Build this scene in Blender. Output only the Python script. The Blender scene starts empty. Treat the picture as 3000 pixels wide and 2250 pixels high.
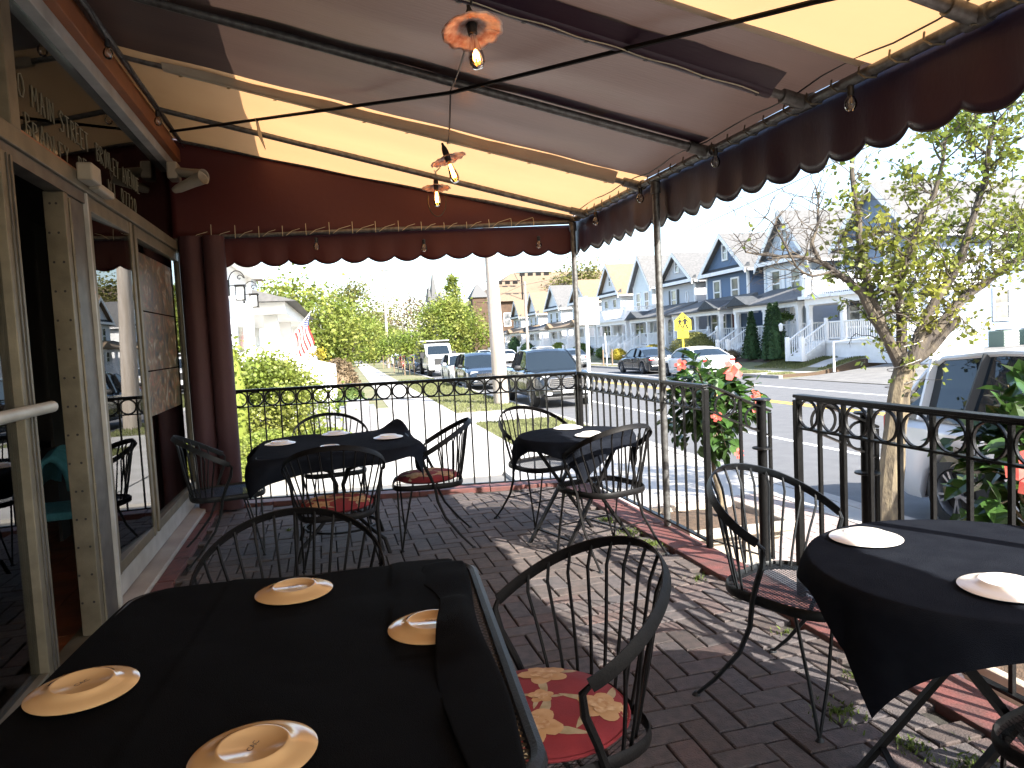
import bpy, bmesh, math, random
from mathutils import Vector, Matrix
R_ = random.Random(7)
PI = math.pi
sc = bpy.context.scene
col = sc.collection
# ------------------------------------------------------------------ camera
cam_d = bpy.data.cameras.new('camera'); cam = bpy.data.objects.new('camera', cam_d); col.objects.link(cam)
Rm = Matrix(((0.9662, 0.0648, -0.2494), (-0.2528, 0.0524, -0.9661), (-0.0495, 0.9965, 0.0671)))
M4 = Rm.to_4x4(); M4.translation = Vector((0, 0, 1.42)); cam.matrix_world = M4
cam_d.sensor_width = 36; cam_d.lens = 36 * 1560 / 2212; cam_d.clip_end = 3000; cam_d.clip_start = 0.02
sc.camera = cam
# ------------------------------------------------------------------ light
SAZ, SEL = math.radians(27), math.radians(37.5)
sunv = Vector((math.sin(SAZ) * math.cos(SEL), -math.cos(SAZ) * math.cos(SEL), math.sin(SEL)))
w = bpy.data.worlds.new('World'); sc.world = w; w.use_nodes = True
nt = w.node_tree; bg = nt.nodes['Background']
sky = nt.nodes.new('ShaderNodeTexSky'); sky.sky_type = 'NISHITA'; sky.sun_disc = False
sky.sun_elevation = SEL; sky.sun_rotation = math.atan2(sunv.x, sunv.y); sky.air_density = 1.0; sky.dust_density = 1.5
nt.links.new(sky.outputs[0], bg.inputs[0]); bg.inputs[1].default_value = 0.14
sd = bpy.data.lights.new('sun', 'SUN'); sd.energy = 4.6; sd.angle = math.radians(.53); sd.color = (1, .95, .87)
so = bpy.data.objects.new('sun', sd); col.objects.link(so); so.rotation_euler = sunv.to_track_quat('Z', 'Y').to_euler(); so.location = (0, 0, 20)
vs = sc.view_settings; vs.view_transform = 'Standard'; vs.look = 'None'; vs.gamma = 1; vs.exposure = 2.05; vs.use_curve_mapping = False
sc.cycles.max_bounces = 8; sc.cycles.transparent_max_bounces = 24; sc.cycles.sample_clamp_indirect = 6
# ------------------------------------------------------------------ frames: the patio (world) and the street (slightly turned and falling away)
Ys = Vector((.0305, .99946, -.0121)).normalized(); Ns = Vector((.0030, .0120, 1)); Xs = Ys.cross(Ns).normalized(); Ns = Xs.cross(Ys).normalized()
MS = Matrix((Xs, Ys, Ns)).transposed().to_4x4(); MS.translation = Vector((0, 0, -.60))
MP = Matrix.Identity(4)
FR = {'P': MP, 'S': MS}
# ------------------------------------------------------------------ materials
MATS = {}
def mat(name, c=(.5, .5, .5), rough=.6, metal=0., c2=None, scale=20., bump=0., bscale=None, spec=.5, isl=0., trans=None, coat=0., emis=None, detail=4, stretch=None, sheen=0.):
    m = bpy.data.materials.new(name); m.use_nodes = True; nt = m.node_tree; N = nt.nodes; L = nt.links
    b = N['Principled BSDF']; out = N['Material Output']
    b.inputs['Roughness'].default_value = rough; b.inputs['Metallic'].default_value = metal
    b.inputs['Specular IOR Level'].default_value = spec; b.inputs['Coat Weight'].default_value = coat
    b.inputs['Sheen Weight'].default_value = sheen
    tc = N.new('ShaderNodeTexCoord'); vec = tc.outputs['Object']
    if stretch:
        mp = N.new('ShaderNodeMapping'); mp.inputs['Scale'].default_value = stretch; L.new(vec, mp.inputs[0]); vec = mp.outputs[0]
    src = None
    rgb = N.new('ShaderNodeRGB'); rgb.outputs[0].default_value = (*c, 1); src = rgb.outputs[0]
    if c2:
        nz = N.new('ShaderNodeTexNoise'); nz.inputs['Scale'].default_value = scale; nz.inputs['Detail'].default_value = detail; L.new(vec, nz.inputs['Vector'])
        cr = N.new('ShaderNodeMapRange'); cr.inputs[1].default_value = .35; cr.inputs[2].default_value = .65; L.new(nz.outputs[0], cr.inputs[0])
        mx = N.new('ShaderNodeMix'); mx.data_type = 'RGBA'; L.new(cr.outputs[0], mx.inputs[0]); L.new(src, mx.inputs[6]); mx.inputs[7].default_value = (*c2, 1); src = mx.outputs[2]
    if isl:
        g = N.new('ShaderNodeNewGeometry'); mr = N.new('ShaderNodeMapRange'); mr.inputs[3].default_value = 1 - isl; mr.inputs[4].default_value = 1 + isl
        L.new(g.outputs['Random Per Island'], mr.inputs[0])
        mu = N.new('ShaderNodeVectorMath'); mu.operation = 'SCALE'; L.new(src, mu.inputs[0]); L.new(mr.outputs[0], mu.inputs['Scale']); src = mu.outputs[0]
    L.new(src, b.inputs['Base Color'])
    if bump:
        n2 = N.new('ShaderNodeTexNoise'); n2.inputs['Scale'].default_value = bscale or scale * 4; n2.inputs['Detail'].default_value = 5; L.new(vec, n2.inputs['Vector'])
        bp = N.new('ShaderNodeBump'); bp.inputs['Strength'].default_value = bump; bp.inputs['Distance'].default_value = .01; L.new(n2.outputs[0], bp.inputs['Height']); L.new(bp.outputs[0], b.inputs['Normal'])
    if trans:
        t = N.new('ShaderNodeBsdfTranslucent'); ms = N.new('ShaderNodeMixShader'); ms.inputs[0].default_value = trans[1]
        if trans[0]: t.inputs[0].default_value = (*trans[0], 1)
        else: L.new(src, t.inputs[0])
        L.new(b.outputs[0], ms.inputs[1]); L.new(t.outputs[0], ms.inputs[2]); L.new(ms.outputs[0], out.inputs[0])
    if emis:
        b.inputs['Emission Color'].default_value = (*emis[0], 1); b.inputs['Emission Strength'].default_value = emis[1]
    MATS[name] = m; return m
def glass(name, tint=(1, 1, 1), gl=1.0, ior=1.5, rough=0.0):
    m = bpy.data.materials.new(name); m.use_nodes = True; nt = m.node_tree; N = nt.nodes; L = nt.links
    N.remove(N['Principled BSDF']); out = N['Material Output']
    t = N.new('ShaderNodeBsdfTransparent'); t.inputs[0].default_value = (*tint, 1); g = N.new('ShaderNodeBsdfGlossy'); g.inputs['Roughness'].default_value = rough
    f = N.new('ShaderNodeFresnel'); f.inputs[0].default_value = ior
    mu = N.new('ShaderNodeMath'); mu.operation = 'MULTIPLY'; mu.use_clamp = True; mu.inputs[1].default_value = gl; L.new(f.outputs[0], mu.inputs[0])
    ms = N.new('ShaderNodeMixShader'); L.new(mu.outputs[0], ms.inputs[0]); L.new(t.outputs[0], ms.inputs[1]); L.new(g.outputs[0], ms.inputs[2]); L.new(ms.outputs[0], out.inputs[0])
    MATS[name] = m; return m
G = MATS
mat('iron', (.006, .006, .006), .5, 0, (.009, .008, .008), 60, .15, 200, spec=.12)
mat('iron_grey', (.016, .019, .022), .45, 0, (.009, .010, .011), 40, .15, 200, spec=.22)
mat('iron_rail', (.004, .004, .004), .36, 0, (.007, .007, .007), 50, .2, 150, spec=.18)
mat('galv', (.17, .17, .165), .45, .6, (.09, .085, .08), 30, .1, 100)
mat('alu', (.15, .13, .09), .5, .3, (.10, .088, .06), 9, .1, 120)
mat('alu_dark', (.10, .095, .085), .5, .4, (.06, .055, .05), 10)
mat('alu_white', (.38, .38, .36), .5, .1, (.28, .28, .26), 6)
mat('orange_wood', (.27, .09, .03), .55, 0, (.21, .07, .024), 8, .1, 60)
mat('cloth_black', (.0022, .0022, .0025), .9, 0, (.0032, .0032, .0035), 14, .4, 500, spec=.04)
mat('cloth_navy', (.009, .0105, .015), .95, 0, (.012, .014, .019), 14, .5, 500, spec=.02)
mat('plate', (.50, .33, .16), .14, 0, (.46, .30, .14), 6, .02, 30)
mat('plate_white', (.74, .71, .66), .2, 0, (.70, .66, .6), 8)
mat('print', (.03, .025, .02), .5)
mat('brick', (.090, .069, .062), .85, 0, (.060, .050, .046), 28, .6, 160, isl=.22)
mat('joint', (.02, .018, .015), .95, 0, (.035, .032, .025), 50, .5, 200)
mat('red_curb', (.13, .042, .036), .7, 0, (.08, .035, .03), 14, .4, 120)
mat('tan_canvas', (.42, .33, .21), .7, 0, (.39, .30, .19), 3, .1, 60, trans=((.66, .37, .17), .38))
mat('tan_hem', (.42, .36, .27), .7, 0, (.36, .31, .23), 6, .1, 60, trans=((.42, .24, .10), .12))
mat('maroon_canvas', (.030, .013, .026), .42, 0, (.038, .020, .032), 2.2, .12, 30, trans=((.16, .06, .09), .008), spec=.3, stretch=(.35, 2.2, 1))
mat('mauve_canvas', (.050, .026, .021), .42, 0, (.026, .014, .012), 1.6, .1, 30, spec=.32, trans=((.44, .27, .21), .045), stretch=(.25, 2.6, 1))
mat('maroon_side', (.062, .008, .009), .6, 0, (.07, .011, .010), 1.2, .15, 20, trans=((.30, .022, .018), .05))
mat('curtain', (.045, .014, .018), .75, 0, (.035, .011, .014), 4, .2, 60, trans=((.25, .05, .05), .04))
mat('cord', (.5, .45, .33), .8)
mat('black_plastic', (.012, .012, .012), .5)
mat('rusty_shade', (.30, .13, .09), .7, 0, (.55, .47, .42), 26, .4, 80)
mat('brass', (.25, .17, .06), .35, .8)
mat('filament', (1, .5, .15), .5, emis=((1, .45, .12), 16))
glass('bulb_glass', (1, .95, .86), 2.2)
glass('amber_glass', (1, .78, .45), 1.6)
glass('pane_glass', (.55, .6, .58), 1.35)
glass('transom_glass', (.35, .38, .36), .75)
mat('chalk', (.16, .155, .11), .9)
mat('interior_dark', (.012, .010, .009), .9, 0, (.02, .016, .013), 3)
mat('terracotta', (.26, .09, .035), .5, 0, (.13, .05, .025), 5, .2, 40)
mat('teal_fabric', (.06, .22, .26), .9, 0, (.04, .17, .20), 30, .3, 200)
mat('dark_wood', (.02, .014, .01), .5)
mat('asphalt', (.118, .118, .12), .9, 0, (.098, .098, .10), 3, .6, 400, detail=8)
mat('asphalt_old', (.17, .163, .15), .9, 0, (.13, .125, .118), 2, .6, 300, detail=8)
mat('concrete', (.42, .40, .37), .9, 0, (.34, .32, .29), 1.5, .3, 200, detail=8)
mat('concrete_kerb', (.36, .34, .31), .9, 0, (.27, .25, .23), 3, .3, 200)
mat('paver_walk', (.34, .27, .24), .9, 0, (.27, .22, .2), 8, .3, 200, isl=.15)
mat('grass_ground', (.11, .12, .05), .95, 0, (.17, .15, .085), .7, .8, 60, detail=8)
mat('grass_blade', (.085, .12, .02), .8, 0, isl=.5, trans=(None, .3))
mat('dirt', (.11, .07, .045), .95, 0, (.06, .04, .025), 30, .8, 120)
mat('line_white', (.75, .75, .73), .7, 0, (.6, .6, .58), 15)
mat('line_yellow', (.70, .42, .03), .7, 0, (.6, .36, .03), 15)
mat('lawn_blade', (.115, .125, .045), .8, 0, isl=.4, trans=(None, .3))
mat('leaf_spring', (.15, .21, .03), .6, 0, (.24, .25, .05), .5, isl=.45, trans=(None, .45))
mat('leaf_mid', (.075, .12, .022), .55, isl=.5, trans=(None, .4))
mat('leaf_olive', (.14, .14, .035), .6, isl=.45, trans=(None, .4))
mat('leaf_brown', (.14, .10, .055), .7, isl=.4, trans=(None, .3))
mat('leaf_pear', (.13, .18, .025), .42, 0, (.24, .23, .04), 1.2, isl=.5, trans=(None, .5))
mat('leaf_hib', (.035, .085, .018), .3, 0, (.045, .085, .02), 6, isl=.45, trans=(None, .3))
mat('leaf_arb', (.02, .05, .012), .8, isl=.4, trans=(None, .15))
mat('leaf_yellow', (.30, .24, .02), .7, isl=.3, trans=(None, .3))
mat('petal', (.75, .10, .09), .5, 0, (.65, .16, .12), 30, trans=(None, .35))
mat('petal_mark', (.8, .45, .05), .5)
mat('bark', (.07, .055, .038), .9, 0, (.19, .15, .09), 14, .9, 60, stretch=(1, 1, .35))
mat('bark_shaded', (.045, .036, .03), .9, 0, (.10, .08, .055), 14, .9, 60, stretch=(1, 1, .35))  # trunk bark darkened: shade of the backlit limbs put into the colour
mat('bark_dark', (.07, .055, .05), .9, 0, (.12, .10, .085), 20, .6, 60)
mat('wood_pole', (.34, .30, .26), .9, 0, (.26, .22, .18), 10, .4, 60, stretch=(1, 1, .1))
mat('stake', (.20, .14, .09), .9)
mat('rubber', (.012, .012, .012), .7)
mat('wheel_metal', (.30, .30, .31), .3, .8)
mat('chrome', (.6, .6, .62), .12, 1.)
mat('car_dark', (.012, .016, .020), .25, .2, coat=.6)
mat('car_grey', (.10, .11, .12), .28, .5, coat=.6)
mat('car_white', (.62, .62, .61), .3, 0, coat=.5)
mat('car_silver', (.60, .60, .60), .3, .15, coat=.6)
mat('car_blue', (.02, .03, .045), .22, .3, coat=.6)
mat('car_red', (.30, .01, .008), .3, 0, coat=.5)
mat('car_glass', (.012, .018, .024), .04, 0, spec=.55)
mat('tail_red', (.35, .01, .01), .2, spec=.6)
mat('head_lamp', (.6, .62, .65), .1, .3)
mat('car_trim', (.015, .015, .015), .55)
mat('plate_lic', (.6, .55, .35), .5)
mat('window_glass', (.05, .06, .07), .06, 0, (.20, .20, .19), 1.5, spec=.8)
mat('trim_white', (.80, .79, .77), .6, 0, (.74, .73, .71), 3)
mat('roof_grey', (.125, .122, .12), .9, 0, (.09, .09, .088), 6, .6, 60, detail=8)
mat('roof_tan', (.20, .145, .09), .9, 0, (.16, .11, .07), 6, .6, 60)
mat('roof_dark', (.06, .065, .07), .9, 0, (.04, .045, .05), 6, .6, 60)
mat('shutter_dark', (.03, .035, .04), .6)
mat('door_red', (.12, .02, .015), .5)
mat('brown_brick', (.085, .052, .03), .9, 0, (.06, .036, .022), 2, .3, 30)
mat('spire_stone', (.10, .10, .10), .9)
mat('sign_yellow', (.8, .62, .03), .5)
mat('sign_back', (.5, .5, .5), .4, .4)
mat('wicker', (.22, .22, .23), .7, 0, (.12, .12, .13), 90, .8, 120)
mat('cushion_white', (.7, .7, .68), .9)
mat('flag_red', (.45, .03, .03), .8); mat('flag_blue', (.03, .05, .2), .8); mat('flag_white', (.75, .75, .73), .8)
mat('fixture_beige', (.30, .27, .21), .5)
mat('pot_concrete', (.44, .38, .31), .85, 0, (.34, .29, .23), 5, .4, 80)
mat('acgreen', (.12, .17, .14), .6)
def siding(name, c, c2):
    m = mat(name, c, .7); nt = m.node_tree; N = nt.nodes; L = nt.links; b = N['Principled BSDF']
    tc = N.new('ShaderNodeTexCoord'); sp = N.new('ShaderNodeSeparateXYZ'); L.new(tc.outputs['Object'], sp.inputs[0])
    a = N.new('ShaderNodeMath'); a.operation = 'MULTIPLY'; a.inputs[1].default_value = 1 / .16; L.new(sp.outputs[2], a.inputs[0])
    f = N.new('ShaderNodeMath'); f.operation = 'FRACT'; L.new(a.outputs[0], f.inputs[0])
    bp = N.new('ShaderNodeBump'); bp.inputs['Strength'].default_value = 1; bp.inputs['Distance'].default_value = .04; bp.invert = True; L.new(f.outputs[0], bp.inputs['Height']); L.new(bp.outputs[0], b.inputs['Normal'])
    nz = N.new('ShaderNodeTexNoise'); nz.inputs['Scale'].default_value = .6; L.new(tc.outputs['Object'], nz.inputs['Vector'])
    mx = N.new('ShaderNodeMix'); mx.data_type = 'RGBA'; L.new(nz.outputs[0], mx.inputs[0]); mx.inputs[6].default_value = (*c, 1); mx.inputs[7].default_value = (*c2, 1); L.new(mx.outputs[2], b.inputs['Base Color'])
    return m
siding('sd_blue', (.09, .14, .22), (.11, .16, .24)); siding('sd_pale', (.46, .52, .58), (.50, .55, .60)); siding('sd_slate', (.14, .19, .26), (.16, .21, .28))
siding('sd_grey', (.46, .46, .47), (.50, .50, .50)); siding('sd_white', (.74, .74, .73), (.70, .70, .69)); siding('sd_mint', (.62, .66, .64), (.66, .69, .67))
mat('cushion_red', (.20, .014, .018), .9, 0, (.15, .010, .014), 8, .2, 300)
mat('print_beige', (.46, .30, .15), .9, 0, (.36, .21, .09), 22, .1, 300)
mat('print_gold', (.52, .37, .21), .9, 0, (.34, .19, .08), 60)
mat('print_olive', (.24, .20, .10), .9, 0, (.36, .30, .19), 30)
def poster():
    m = bpy.data.materials.new('poster_print'); m.use_nodes = True; nt = m.node_tree; N = nt.nodes; L = nt.links; b = N['Principled BSDF']; b.inputs['Roughness'].default_value = .4
    tc = N.new('ShaderNodeTexCoord'); nz = N.new('ShaderNodeTexNoise'); nz.inputs['Scale'].default_value = 6; nz.inputs['Detail'].default_value = 3; nz.inputs['Distortion'].default_value = 2.2; L.new(tc.outputs['Object'], nz.inputs['Vector'])
    cr = N.new('ShaderNodeValToRGB'); e = cr.color_ramp.elements; e[0].position = .32; e[0].color = (.015, .02, .015, 1); e[1].position = .68; e[1].color = (.26, .24, .21, 1)
    for p, c in ((.40, (.03, .035, .03, 1)), (.46, (.10, .045, .02, 1)), (.51, (.05, .07, .025, 1)), (.56, (.17, .04, .02, 1)), (.60, (.14, .12, .06, 1))): x = e.new(p); x.color = c
    L.new(nz.outputs[0], cr.inputs[0]); L.new(cr.outputs[0], b.inputs['Base Color']); MATS['poster_print'] = m
poster()
# ------------------------------------------------------------------ mesh helpers
def frame(a, b):
    z = (b - a).normalized(); x = z.cross(Vector((0, 0, 1)))
    if x.length < 1e-4: x = Vector((1, 0, 0))
    x.normalize(); return x, z.cross(x)
class MB:
    def __init__(s): s.v = []; s.f = []
    def add(s, vs, fs):
        n = len(s.v); s.v += [tuple(p) for p in vs]; s.f += [tuple(i + n for i in f) for f in fs]; return s
    def box(s, x0, y0, z0, x1, y1, z1, M=None):
        vs = [Vector((x, y, z)) for z in (z0, z1) for y in (y0, y1) for x in (x0, x1)]
        if M: vs = [M @ p for p in vs]
        return s.add(vs, [(0, 2, 3, 1), (4, 5, 7, 6), (0, 1, 5, 4), (2, 6, 7, 3), (0, 4, 6, 2), (1, 3, 7, 5)])
    def bar(s, a, b, w, h=None):
        a, b = Vector(a), Vector(b); h = h or w; x, y = frame(a, b); vs = [p + x * (i * w / 2) + y * (j * h / 2) for p in (a, b) for i, j in ((-1, -1), (1, -1), (1, 1), (-1, 1))]
        return s.add(vs, [(3, 2, 1, 0), (4, 5, 6, 7), (0, 1, 5, 4), (1, 2, 6, 5), (2, 3, 7, 6), (3, 0, 4, 7)])
    def tube(s, pts, r, n=6, close=False, flat=None):
        pts = [Vector(p) for p in pts]; m = len(pts); rs = r if isinstance(r, (list, tuple)) else [r] * m; base = len(s.v)
        X = None
        for i, p in enumerate(pts):
            if close: t = pts[(i + 1) % m] - pts[i - 1]
            else: t = pts[min(i + 1, m - 1)] - pts[max(i - 1, 0)]
            t.normalize()
            if X is None:
                X = t.cross(Vector((0, 0, 1)))
                if X.length < 1e-3: X = Vector((1, 0, 0))
            X = (X - t * X.dot(t)).normalized(); Yv = t.cross(X)
            for k in range(n):
                a = 2 * PI * k / n + (PI / 4 if n == 4 else 0); f = flat or (1, 1)
                s.v.append(tuple(p + X * (math.cos(a) * rs[i] * f[0]) + Yv * (math.sin(a) * rs[i] * f[1])))
        for i in range(m if close else m - 1):
            j = (i + 1) % m
            for k in range(n): s.f.append((base + i * n + k, base + i * n + (k + 1) % n, base + j * n + (k + 1) % n, base + j * n + k))
        if not close: s.f.append(tuple(base + k for k in range(n))[::-1]); s.f.append(tuple(base + (m - 1) * n + k for k in range(n)))
        return s
    def lathe(s, prof, n=24, M=None, cap=True):
        base = len(s.v)
        for r, z in prof:
            for k in range(n):
                a = 2 * PI * k / n; p = Vector((r * math.cos(a), r * math.sin(a), z)); s.v.append(tuple(M @ p if M else p))
        for i in range(len(prof) - 1):
            for k in range(n): s.f.append((base + i * n + k, base + i * n + (k + 1) % n, base + (i + 1) * n + (k + 1) % n, base + (i + 1) * n + k))
        if cap: s.f.append(tuple(base + k for k in range(n))[::-1]); s.f.append(tuple(base + (len(prof) - 1) * n + k for k in range(n)))
        return s
    def prism(s, poly, M, h):
        """poly in local xy, extruded 0..h along local z, through matrix M"""
        n = len(poly); vs = [M @ Vector((x, y, 0)) for x, y in poly] + [M @ Vector((x, y, h)) for x, y in poly]
        fs = [tuple(range(n))[::-1], tuple(range(n, 2 * n))] + [(i, (i + 1) % n, n + (i + 1) % n, n + i) for i in range(n)]
        return s.add(vs, fs)
    def grid(s, nu, nv, fn):
        base = len(s.v)
        for i in range(nu + 1):
            for j in range(nv + 1): s.v.append(tuple(fn(i / nu, j / nv)))
        for i in range(nu):
            for j in range(nv): a = base + i * (nv + 1) + j; s.f.append((a, a + nv + 1, a + nv + 2, a + 1))
        return s
    def build(s, name, m, parent=None, smooth=False, ang=38, frame=None, origin=None, absolute=True, solid=0, bevel=0, **tags):
        me = bpy.data.meshes.new(name)
        vs = s.v
        if parent is not None and absolute and parent.name in OFF: o = OFF[parent.name]; vs = [(x - o[0], y - o[1], z - o[2]) for x, y, z in vs]
        elif parent is None and origin is not None: o = origin; vs = [(x - o[0], y - o[1], z - o[2]) for x, y, z in vs]
        me.from_pydata(vs, [], s.f); me.update()
        if smooth:
            bm = bmesh.new(); bm.from_mesh(me)
            for f in bm.faces: f.smooth = True
            lim = math.radians(ang)
            for e in bm.edges: e.smooth = not (len(e.link_faces) == 2 and e.calc_face_angle(0) > lim)
            bm.to_mesh(me); bm.free()
        me.materials.append(G[m] if isinstance(m, str) else m)
        ob = bpy.data.objects.new(name, me); col.objects.link(ob)
        if solid: md = ob.modifiers.new('thick', 'SOLIDIFY'); md.thickness = solid; md.offset = 0
        if bevel: md = ob.modifiers.new('edge', 'BEVEL'); md.width = bevel; md.segments = 2; md.limit_method = 'ANGLE'
        if parent is not None: ob.parent = parent
        else:
            F = FR[frame or 'P']; ob.matrix_world = F @ Matrix.Translation(origin or (0, 0, 0))
        for k, v in tags.items():
            if v: ob[k] = v
        return ob
OFF = {}
def thing(name, label, cat, loc=(0, 0, 0), rz=0, frame='P', group=None, rel=False):
    """Empty at the thing's base; with rel=False its children are given in frame coordinates"""
    o = bpy.data.objects.new(name, None); col.objects.link(o); o.empty_display_size = .1
    o.matrix_world = FR[frame] @ Matrix.Translation(loc) @ Matrix.Rotation(rz, 4, 'Z'); o['label'] = label; o['category'] = cat
    if group: o['group'] = group
    OFF[o.name] = (0, 0, 0) if rel else tuple(loc)
    return o
def copy_tree(o, loc, rz, label, frame='P', group=None, scale=1):
    def cp(x, par):
        c = x.copy(); col.objects.link(c)
        if par is not None: c.parent = par
        for ch in x.children: cp(ch, c)
        return c
    r = cp(o, None); r.matrix_world = FR[frame] @ Matrix.Translation(loc) @ Matrix.Rotation(rz, 4, 'Z') @ Matrix.Scale(scale, 4); r['label'] = label
    if group: r['group'] = group
    return r
def struct(mb, name, m, frame='P', **k): return mb.build(name, m, frame=frame, kind='structure', **k)
def arc(c, r, a0, a1, n, ax='xy', ry=None):
    ry = ry or r; out = []
    for i in range(n + 1):
        a = a0 + (a1 - a0) * i / n; u, v_ = math.cos(a) * r, math.sin(a) * ry
        out.append(Vector(c) + (Vector((u, v_, 0)) if ax == 'xy' else Vector((u, 0, v_)) if ax == 'xz' else Vector((0, u, v_))))
    return out
def text_mesh(body, size, M, m, name, parent, depth=.0006):
    cu = bpy.data.curves.new(name, 'FONT'); cu.body = body; cu.size = size; cu.extrude = depth; cu.resolution_u = 3
    o = bpy.data.objects.new(name + '_tmp', cu); col.objects.link(o)
    dg = bpy.context.evaluated_depsgraph_get(); me = bpy.data.meshes.new_from_object(o.evaluated_get(dg)); bpy.data.objects.remove(o)
    me.transform(M); me.materials.clear(); me.materials.append(G[m])
    ob = bpy.data.objects.new(name, me); col.objects.link(ob); ob.parent = parent
    return ob
def ss(t): t = max(0, min(1, t)); return t * t * (3 - 2 * t)
def lerp(a, b, t): return a + (b - a) * t
def interp(x, tab):
    if x <= tab[0][0]: return tab[0][1]
    for (a, p), (b, q) in zip(tab, tab[1:]):
        if x <= b: return p + (q - p) * (x - a) / (b - a)
    return tab[-1][1]
# ================================================================== SETTING: ground sheets (street frame)
def sheet(name, m, x0, y0, x1, y1, z, nu=1, nv=1, zf=None):
    mb = MB(); mb.grid(nu, nv, lambda u, v: (lerp(x0, x1, u), lerp(y0, y1, v), (zf(lerp(x0, x1, u)) if zf else z)))
    return struct(mb, name, m, 'S')
RX0, RX1 = 5.3, 17.9
sheet('ground', 'grass_ground', -400, -200, 400, 900, -.02)
sheet('road', 'asphalt', RX0, -40, RX1, 500, .0)
for i, (xa, wd) in enumerate(((7.78, .12), (15.1, .12))): sheet('road_line', 'line_white', xa, -40, xa + wd, 420, .004)
for xa in (11.72, 11.98): sheet('road_line', 'line_yellow', xa, -40, xa + .11, 420, .004)
def slab(name, m, x0, y0, x1, y1, z0, z1): return struct(MB().box(x0, y0, z0, x1, y1, z1), name, m, 'S')
slab('kerb', 'concrete_kerb', 5.12, -40, 5.3, 480, -.1, .128)
slab('kerb', 'concrete_kerb', 17.9, 27.5, 18.08, 480, -.1, .128)
slab('kerb', 'concrete_kerb', 17.9, -40, 18.08, 11, -.1, .128)
# far-side driveway mouth and berm
def berm(x): return .12 + .5 * ss((x - 20.2) / 2.6)
sheet('driveway', 'asphalt_old', 17.9, 11, 60, 27.0, 0, 30, 1, lambda x: .02 + .85 * ss((x - 17.5) / 12))
sheet('far_lawn', 'grass_ground', 18.08, 28.2, 60, 480, 0, 40, 1, berm)
sheet('far_lawn', 'grass_ground', 18.08, -40, 60, 11, 0, 40, 1, berm)
for yy_ in (28.2, 11.0): struct(MB().grid(40, 1, lambda u, v: (lerp(18.08, 60, u), yy_, lerp(-.6, berm(lerp(18.08, 60, u)), v))), 'lawn_bank', 'dirt', 'S')
sheet('far_pavement', 'concrete', 19.3, 28.2, 20.6, 480, .135)
sheet('house_walk', 'concrete', 18.1, 29.0, 22.9, 30.1, 0, 20, 1, lambda x: berm(x) + .012)
# dark mulch beds before the houses
mb = MB(); mb.grid(12, 10, lambda u, v: (lerp(21.6, 23.2, u), lerp(32.6, 39.5, v), berm(lerp(21.6, 23.2, u)) + .012)); struct(mb, 'mulch_bed', 'dirt', 'S')
# near side
slab('pavement', 'concrete', 1.25, 12.6, 2.95, 400, -.1, .12)
slab('concrete_apron', 'concrete', 2.951, 7.6, 5.12, 12.6, -.1, .118)
slab('cross_walk', 'concrete', 2.95, 17.6, 5.12, 20.6, -.1, .114)
sheet('verge', 'grass_ground', 2.95, 12.6, 5.12, 17.6, .112)
sheet('verge', 'grass_ground', 2.95, 20.6, 5.12, 400, .112)
sheet('front_yard', 'grass_ground', -3.2, 24.5, 1.25, 400, .10)
slab('parking_pad', 'asphalt_old', -9, -30, 2.2, 10.6, -.1, .06)
slab('forecourt', 'concrete', -6, 10.6, 1.25, 24.5, -.1, .10)
slab('forecourt_link', 'concrete', 1.25, 10.6, 2.95, 12.6, -.1, .116)
slab('side_walk_link', 'concrete', 2.2, 7.6, 2.95, 10.6, -.1, .114)
struct(MB().box(2.2, -30, -.1, 5.12, 7.6, .10), 'pavement_bed', 'concrete_kerb', 'S')
# brick strip pavement outside the patio rail (each brick an island, joined: beyond the limit for single pieces)
mb = MB(); y = -2.
j = 0
while y < 7.55:
    x = 2.75 + (j % 2) * .11
    while x < 4.7:
        mb.box(x, y, .10, x + .212, y + .10, .112 + R_.uniform(0, .003)); x += .22
    y += .108; j += 1
mb.build('paving_bricks', 'paver_walk', frame='S', kind='stuff')
slab('edge_strip', 'concrete', 4.72, -30, 5.12, 7.6, .0, .122)
# ================================================================== PATIO
XW, XR = -1.18, 2.27      # storefront plane and rail plane
def yfar(x): return 6.34 + (2.2 - x) * .165
base = MB().prism([(XW + .02, -4), (2.06, -4), (2.06, yfar(2.06)), (XW + .02, yfar(XW))], Matrix.Translation((0, 0, -.75)), .735)
patio = base.build('patio_floor', 'joint', kind='structure')
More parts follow.
